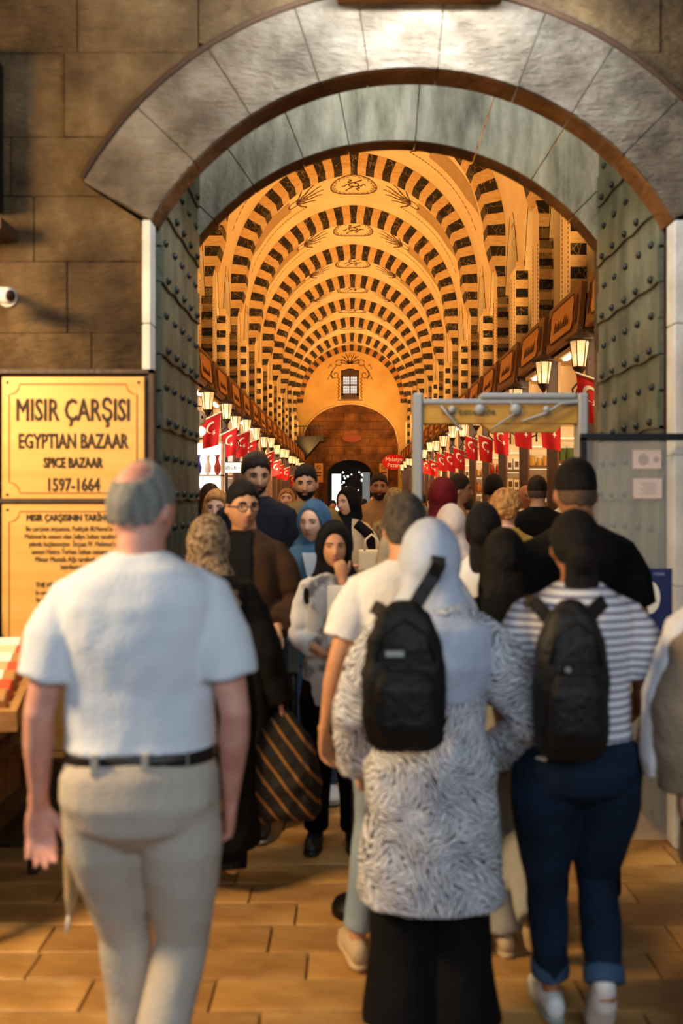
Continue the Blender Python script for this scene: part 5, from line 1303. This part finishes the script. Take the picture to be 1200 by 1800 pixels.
P_curl = person('woman with short curly copper-blonde hair in mustard top, holding up a phone', 1.0, 6.0, 1.70, 0, fem=1, bw=1.1, skin='fair', hyaw=-34, hair=('curly', 'blonde'), vox=.011,
    top=dict(mat=fab('mustard_cotton', srgb(170, 128, 56)), hem=.9, sl=.36, slr=1.4, kind='top'), bottom=dict(mat=F_grey), shoes=(S_black, S_black), armR=((.24, .05, 1.15), (.14, .26, 1.28), (-.1, .3, 1), (0, .4, -1), .6))
P_nape = person('man in black T-shirt with small red label under the neckline', 1.60, 8.0, 1.84, 0, bw=1.12, skin='olive', hyaw=-14, hair=('fade', 'brown'), vox=.013,
    top=dict(mat=F_black, hem=.92, sl=.37, slr=1.4, ease=.02, kind='t_shirt'), bottom=dict(mat=F_black), shoes=(S_black, S_black))
MB().box(-.055, -.106, 1.405, .055, -.088, 1.44).build('red_label', M_red, P_nape[0])
P_blk = person('man with black hair in black shirt left of the red-labelled T-shirt', 1.38, 9.0, 1.88, 0, bw=1.1, skin='tan', hyaw=-30, hair=('short', 'black'), vox=.013,
    top=dict(mat=F_black, hem=.9, sl=.37, slr=1.4, kind='shirt'), bottom=dict(mat=F_black), shoes=(S_black, S_black))
P_bald = person('bald man in white shirt beyond the red-labelled T-shirt', 1.86, 9.9, 1.80, 150, bw=1.05, skin='tan', hair=('none', 'black'), hyaw=50, vox=.014,
    top=dict(mat=F_whitetee, hem=.9, sl=.37, kind='shirt'), bottom=dict(mat=F_jean), shoes=(S_black, S_black))
P_wht = person('dark-haired man in white T-shirt facing a shop on the right', 2.12, 9.2, 1.82, -20, bw=1.02, skin='tan', hyaw=30, hair=('fade', 'brown'), vox=.014,
    top=dict(mat=F_whitetee, hem=.9, sl=.37, slr=1.4, kind='t_shirt'), bottom=dict(mat=F_jean), shoes=(S_white, S_sole))
P_burg = person('woman in burgundy headscarf and long dark red coat, seen from behind', .67, 6.75, 1.79, 0, fem=1, bw=1.25, hijab=(F_burg, .062, .34), vox=.012, hyaw=-10,
    top=dict(mat=F_burg, hem=.3, sl=.95, flare=.06, kind='coat'), bottom=dict(mat=F_black), shoes=(S_black, S_black))
P_prof = person('dark-haired man in profile smiling towards the right shops', .94, 8.3, 1.86, -100, bw=1.0, skin='olive', hair=('short', 'brown'), face=True, vox=.012, hyaw=8,
    top=dict(mat=F_tan, hem=.9, sl=.37, kind='shirt'), bottom=dict(mat=F_jean), shoes=(S_black, S_black))
P_redt = person('small person in orange-red top near the right shops', 1.72, 13.6, 1.66, 0, bw=.95, hair=('short', 'black'), vox=.016,
    top=dict(mat=F_red, hem=.8, sl=.9, kind='top'), bottom=dict(mat=F_black), shoes=(S_black, S_black))
P_pat = person('woman in beige flecked headscarf and shawl left of the detector post', .42, 8.8, 1.74, 0, fem=1, bw=1.15, hijab=(F_pat, .062, .45), vox=.013,
    top=dict(mat=F_pat, hem=.6, sl=.9, flare=.06, kind='coat'), bottom=dict(mat=F_black), shoes=(S_black, S_black))
P_dark = person('woman with long dark brown hair in cream top behind the detector post', .46, 7.5, 1.72, 0, fem=1, hair=('long', 'brown'), vox=.012,
    top=dict(mat=F_cream, hem=.9, sl=.9, kind='top'), bottom=dict(mat=F_black), shoes=(S_black, S_black))
# ---- people coming out, facing the camera ----------------------------------
P_strap = person('bearded man in tan shirt with dark bag strap across his chest', .29, 9.4, 1.90, 180, bw=1.1, skin='tan', hair=('fade', 'brown'), beard='brown', vox=.012,
    top=dict(mat=F_tan, hem=.9, sl=.9, kind='shirt'), bottom=dict(mat=F_jean), shoes=(S_black, S_black))
m_ = MB(); ribbon(m_, [(-.16, .115, 1.50), (-.08, .145, 1.38), (.03, .150, 1.22), (.14, .140, 1.05)], .045, (0, 1, 0), .008); m_.build('bag_strap', F_black, P_strap[0])
P_cream = person('woman in cream coat with black headscarf and hanging shawl, smiling', -.02, 8.1, 1.74, 172, fem=1, skin='fair', hyaw=-35, hroll=4, hijab=(F_blackp, .058, .30), vox=.0095, hair=('none', 'black'),
    top=dict(mat=F_cream, hem=.5, sl=.72, slr=1.5, ease=.03, flare=.05, kind='coat', v=F_blackp, vw=.055), bottom=dict(mat=F_cream, loose=1.4), shoes=(S_black, S_black),
    armR=((.26, .0, 1.16), (.10, .22, 1.17), (-1, .2, 0), (0, -.3, -1), .8), armL=((-.26, .04, 1.15), (-.14, .22, 1.10), (.9, .3, 0), (0, 0, -1), .9))
m_ = MB(); m_.tube([(-.08, .07, 1.44), (-.19, .07, 1.36), (-.24, .05, 1.15), (-.26, .03, .9)], [(.05, .05), (.045, .06), (.035, .05), (.02, .04)], n=14); remesh('shawl_end', m_, F_blackp, P_cream[0], .010, 2)
P_ol = person('bearded man in olive overshirt with hooded gaze, coming forward', -.330, 7.0, 1.90, 180, bw=1.08, skin='olive', hpit=8, hair=('fade', 'black'), beard='black', vox=.0105,
    top=dict(mat=F_olive, hem=.85, sl=.95, slr=1.4, ease=.024, collar=True, kind='overshirt'), bottom=dict(mat=F_black), shoes=(S_black, S_black))
P_blo = person('blonde woman looking down, behind the olive overshirt', -.66, 9.8, 1.76, 180, fem=1, skin='fair', hpit=-12, hair=('long', 'blonde'), vox=.012,
    top=dict(mat=F_grey, hem=.9, sl=.9, kind='top'), bottom=dict(mat=F_black), shoes=(S_black, S_black))
P_dt = person('tall man in dark T-shirt looking up to the left', -.575, 5.75, 1.93, 176, bw=1.1, skin='olive', hpit=12, hyaw=24, hair=('fade', 'brown'), beard='brown', vox=.0095,
    top=dict(mat=fab('dark_navy_cotton', srgb(26, 26, 34)), hem=.92, sl=.37, slr=1.45, ease=.02, kind='t_shirt'), bottom=dict(mat=F_black), shoes=(S_black, S_black))
P_gl = person('young man in glasses with brown overshirt over black T-shirt', -.53, 4.68, 1.735, 172, bw=1.0, skin='olive', hyaw=34, hpit=4, hair=('fade', 'black'), glasses=True, vox=.0085,
    top=dict(mat=F_brown, hem=.86, sl=.95, slr=1.5, ease=.024, collar=True, kind='overshirt', v=F_black, vw=.075), bottom=dict(mat=F_black), shoes=(S_black, S_sole),
    armL=((-.250, -.03, 1.14), (-.215, .20, 1.04), (-.35, .45, -.85), (.2, .5, -.6), .25))
P_yel = person('woman with long golden hair in black top, lit yellow, beside the left gate leaf', -.87, 6.15, 1.71, 180, fem=1, skin='fair', hpit=2, hair=('long', 'blonde'), vox=.0095,
    top=dict(mat=F_black, hem=.9, sl=.9, kind='top'), bottom=dict(mat=F_black), shoes=(S_black, S_black))
P_dk2 = person('dark-haired person turned away, behind the golden-haired woman', -1.17, 7.9, 1.78, 30, fem=1, hair=('long', 'brown'), vox=.014,
    top=dict(mat=F_black, hem=.9, sl=.9, kind='top'), bottom=dict(mat=F_black), shoes=(S_black, S_black))
P_bl = person('woman in steel-blue headscarf and blue-grey vest over light blue shirt', -.205, 5.22, 1.63, 180, fem=1, bw=1.0, skin='fair', hyaw=-20, hair=('none', 'black'), hijab=(F_blue, .060, .02), vox=.0085,
    top=dict(mat=F_lblue, hem=.85, sl=.95, slr=1.4, kind='shirt'), bottom=dict(mat=F_jmid, loose=1.15), shoes=(S_white, S_sole),
    legR=((.08, .10, .5), (.07, .16, .085), (.3, 1, 0)))
m_ = MB(); m_.tube([(0, -.01, 1.485), (0, -.01, 1.46), (0, -.01, 1.41), (0, 0, 1.34), (0, .0, 1.22), (0, .01, 1.05), (0, 0, .9), (0, 0, .78)], [(.095, .085), (.135, .105), (.172, .122), (.172, .132), (.174, .132), (.166, .126), (.182, .136), (.190, .140)], n=30, e=2.3); m_.v = [tuple(Vector(v)*.946) for v in m_.v]
remesh('vest', m_, F_vest, P_bl[0], .010, 2, .008)
m_ = MB(); m_.tube([(0, -.01, 1.52), (0, -.012, 1.47), (0, -.012, 1.44)], [(.070, .072), (.082, .082), (.112, .098)], n=24); m_.v = [tuple(Vector(v)*.946) for v in m_.v]
b__ = MB(); b__.prism([(-.055, 1.36), (.055, 1.36), (.03, 1.24), (0, 1.16), (-.03, 1.24)], 'y', .112, .130); b__.build('white_front', F_whitetee, P_bl[0])
remesh('black_collar', m_, F_blackp, P_bl[0], .008, 2)
P_bh = person('woman in black headscarf holding a fist to her mouth, grey printed jacket', -.075, 4.50, 1.53, 180, fem=1, bw=1.02, skin='olive', hyaw=4, hpit=2, hair=('none', 'black'), hijab=(F_blackp, .056, .22), vox=.008,
    top=dict(mat=F_pjack, hem=.78, sl=.80, slr=1.25, ease=.022, flare=.04, kind='jacket'), bottom=dict(mat=F_black, loose=1.25), shoes=(S_black, S_black),
    armL=((-.17, .13, 1.17), (-.045, .200, 1.468), (.15, .0, 1), (.2, -1, 0), 1.05), armR=((.20, .02, 1.13), (.05, .22, 1.08), (-1, .15, .05), (0, -.6, -.6), .8))
m_ = MB()
for i in range(3): ribbon(m_, [(-.165, -.02+.0, .83-.03*i), (-.17, .04, .82-.03*i), (-.15, .10, .81-.03*i), (-.11, .135, .80-.03*i)], .014, [(-1, -.1, 0), (-1, .3, 0), (-.8, .6, 0), (-.4, .9, 0)], .004)
m_.v = [tuple(Vector(v)*.875+Vector((-.012, 0, -.10))) for v in m_.v]; m_.build('white_trouser_stripes', M_white, P_bh[0])
P_ab = person('older woman in speckled headscarf and long black coat, walking in', -.60, 4.00, 1.57, 0, fem=1, bw=1.2, skin='pink', hyaw=-10, hijab=(F_leop, .062, .18), vox=.010,
    top=dict(mat=F_blackp, hem=.22, sl=.97, slr=1.5, ease=.03, flare=.06, kind='coat', disp=.025), bottom=dict(mat=F_black, loose=1.3), shoes=(S_tan, S_gum),
    armR=((.27, -.02, 1.12), (.34, .04, .86), (.1, .1, -1), (-1, .1, 0), 1.0), legR=((.10, .05, .5), (.12, -.10, .12), (0, .8, -.5)))
# distant crowd: only heads and shoulders can be told
CR = [(585, 866, 22, 0), (604, 862, 19, 0), (622, 864, 30, 1), (640, 868, 24, 0), (655, 862, 34, 1), (690, 864, 17, 0), (742, 866, 20, 0), (757, 862, 26, 1), (500, 862, 14.5, 0), (470, 858, 20, 0), (820, 862, 18, 0), (548, 864, 26, 1), (565, 870, 36, 0), (715, 868, 38, 0), (841, 856, 11.8, 2), (405, 848, 12.5, 0)]
n0 = n1 = 0
for i, (a, b, D, kd) in enumerate(sorted(CR)):
    x, y, z = px(a, b, D); H = 1.62+.13*((i*7) % 5)/4
    lab, gp = [('distant dark-haired walker far down the street, only head and shoulders showing', 'distant dark-haired walkers'), ('distant woman in a pale headscarf far down the street', 'distant women in pale scarves'), ('grey-haired person at the right shops beyond the black shirt', None)][kd]
    ps = ['leftmost', 'second', 'third', 'fourth', 'fifth', 'sixth', 'seventh', 'eighth', 'ninth', 'tenth', 'eleventh', 'twelfth']
    if kd == 0: lab = 'distant dark-haired walker down the street, %s from the left of eleven' % ps[n0]; n0 += 1
    if kd == 1: lab = 'distant woman in pale headscarf down the street, %s from the left of four' % ps[n1]; n1 += 1
    person(lab, x, D, H, [0, 180, 15, 165][i % 4], bw=1.05, skin='tan', hair=('short', 'dgrey' if kd == 2 else 'black'), hijab=((F_rose,) if kd == 1 else None), vox=.02, face=False, group=gp, hands=True,
           top=dict(mat=[F_black, F_tan, F_grey, F_jmid, F_cream][i % 5], hem=.9, sl=.9, kind='jacket'), bottom=dict(mat=F_black), shoes=None)

# ---- bags and held things ---------------------------------------------------
def backpack(label, c, w, h, d, zb, straps):
    e = empty('backpack', c); tag(e, label, 'backpack')
    m = MB(); prof = [(0, .72, .65), (.05, .93, .9), (.2, 1, 1), (.5, 1, 1), (.75, .88, .9), (.92, .62, .72), (1, .34, .4)]
    m.tube([(0, -.01*0, h*t) for t, a, b in prof], [(w/2*a, d/2*b) for t, a, b in prof], n=30, e=2.8, dome=(.3, .5))
    remesh('pack_body', m, M_nylon, e, .008, 3, .010, .07)
    m = MB(); m.tube([(0, -d*.42, h*.08), (0, -d*.50, h*.2), (0, -d*.50, h*.45), (0, -d*.42, h*.56)], [(w*.33, .02), (w*.38, .032), (w*.36, .032), (w*.26, .015)], n=20, e=3); remesh('front_pocket', m, M_nylon, e, .008, 2)
    z = MB(); z.tube([(-w*.34, -d*.45, h*.62), (-w*.26, -d*.44, h*.80), (0, -d*.40, h*.9), (w*.26, -d*.44, h*.80), (w*.34, -d*.45, h*.62)], [.004]*5, n=6); z.build('zip', M_black, e, True)
    for st in straps:
        s = MB(); ribbon(s, st, .042, (0, -1, .15), .012); s.build('strap', M_nylon, e)
    return e
M_nylon = mat('black_nylon', srgb(17, 16, 15), srgb(27, 25, 23), rough=.55, spec=.35, nscale=6, bump=.4, bscale=40)
e = backpack('slouchy black backpack worn low on the printed coat', (.150, 2.60, .962), .235, .40, .12, 0, [[(.02, .03, .37), (.05, .04, .42), (.085, .06, .47), (.105, .10, .50), (.11, .17, .52)], [(-.05, .04, .36), (-.07, .10, .375), (-.085, .19, .37)]])
MB().box(-.055, -.078, .265, -.005, -.068, .28).build('brand_tag', mat('pale_grey_tag', srgb(176, 176, 170), rough=.6), e)
e = backpack('black backpack worn high on the striped T-shirt', (.625, 2.66, .925), .215, .43, .14, 0, [[(-.045, .04, .37), (-.07, .08, .405), (-.085, .13, .425), (-.09, .24, .41)], [(.05, .04, .37), (.09, .08, .405), (.13, .13, .425), (.145, .24, .41)]])
MB().lathe([(.008, 0), (.008, .004)], n=10).build('round_badge', M_post, e, loc=(-.03, -.096, .26), rot=(R(90), 0, 0))
# folded umbrella
um = empty('umbrella', (-.80, 2.72, 0)); tag(um, 'folded beige umbrella hanging point down beside the beige trousers', 'umbrella')
m = MB(); n = 16; ax = [(0.055, -.03, .845), (.045, -.03, .80), (.02, -.02, .70), (.012, -.02, .62), (-.004, -.01, .50), (-.012, 0, .445)]
m.tube(ax, [.012, .020, .034, .036, .020, .008], n=16); remesh('canopy', m, fab('beige_umbrella_cloth', srgb(196, 180, 150), srgb(160, 140, 108), stretch=(8, 8, .5)), um, .006, 1)
MB().tube([(-.012, 0, .46), (-.022, .003, .39)], [.006, .005], n=8).build('ferrule', M_white, um, True)
MB().tube([(.055, -.03, .84), (.062, -.03, .93), (.075, -.02, .97), (.10, 0, .98), (.125, .0, .96)], [.010, .010, .009, .009, .009], n=10).build('handle', fab('ivory_handle', srgb(224, 206, 170)), um, True)
# cream handbag of the smiling woman
hb = empty('handbag', px(655, 1000, 7.72)); tag(hb, 'small cream structured handbag hanging from the smiling woman\'s arm', 'bag')
M_cb = mat('cream_leather', srgb(232, 208, 166), rough=.5)
MB().box(-.12, -.05, -.02, .10, .05, .16).build('bag_body', M_cb, hb, bevel=.012); MB().box(-.10, -.056, -.0, .08, -.048, .14).build('front_panel', M_cb, hb, bevel=.003)
for yy in (-.045, .045): MB().tube([(-.07, yy, .15), (-.06, yy*.8, .24), (-.01, yy*.5, .285), (.04, yy*.8, .24), (.05, yy, .15)], [.008]*5, ref=(0, 1, 0), n=8).build('handle', M_cb, hb, True)
# striped carrier bag
cb_ = empty('carrier_bag', (-.285, 4.03, .0)); tag(cb_, 'large black carrier bag with gold diagonal stripes beside the long black coat', 'bag')
m = MB(); prof = [(.28, .13, .06), (.32, .16, .085), (.45, .165, .095), (.60, .13, .07), (.70, .07, .035), (.76, .02, .015)]
m.tube([(0, 0, z) for z, a, b in prof], [(a, b) for z, a, b in prof], n=26, e=2.6); remesh('bag_body', m, F_bag, cb_, .009, 1, .03, .09)
MB().tube([(0, 0, .75), (.01, 0, .82), (.0, 0, .86)], [.012, .012, .014], n=8).build('bag_handle', F_black, cb_, True)
# phone and card
ph = empty('phone', W(P_curl[0], (.105, .33, 1.36))); tag(ph, 'dark phone held up by the curly-haired woman', 'phone'); MB().box(-.035, -.005, -.04, .035, .005, .10).build('phone_body', M_wood2, ph, bevel=.003)
pc = empty('paper_bag', px(598, 1095, 4.29)); tag(pc, 'flat white paper bag with a small red mark by the black-scarfed woman', 'bag')
MB().box(-.06, 0, -.10, .07, .02, .17).build('bag_body', M_white, pc, bevel=.003); m = MB(); m.prism([(-.005+.018*cos(2*pi*i/12), .10+.022*sin(2*pi*i/12)) for i in range(12)], 'y', -.003, .001); m.build('red_mark', M_red, pc)
# ---- bake the grown surfaces into plain meshes
dg = bpy.context.evaluated_depsgraph_get()
for o in BAKE:
    me = bpy.data.meshes.new_from_object(o.evaluated_get(dg)); o.modifiers.clear(); o.data = me; me.shade_smooth()
# ---- lettering outlines become plain meshes
dg = bpy.context.evaluated_depsgraph_get()
for o in FONTS:
    me = bpy.data.meshes.new_from_object(o.evaluated_get(dg)); nm = o.name.split('.')[0]
    n = bpy.data.objects.new('tmp', me); COL.objects.link(n); n.parent = o.parent; n.location = o.location; n.rotation_euler = o.rotation_euler; n.scale = o.scale
    if 'label' in o: n['label'] = o['label']
    bpy.data.objects.remove(o); n.name = nm
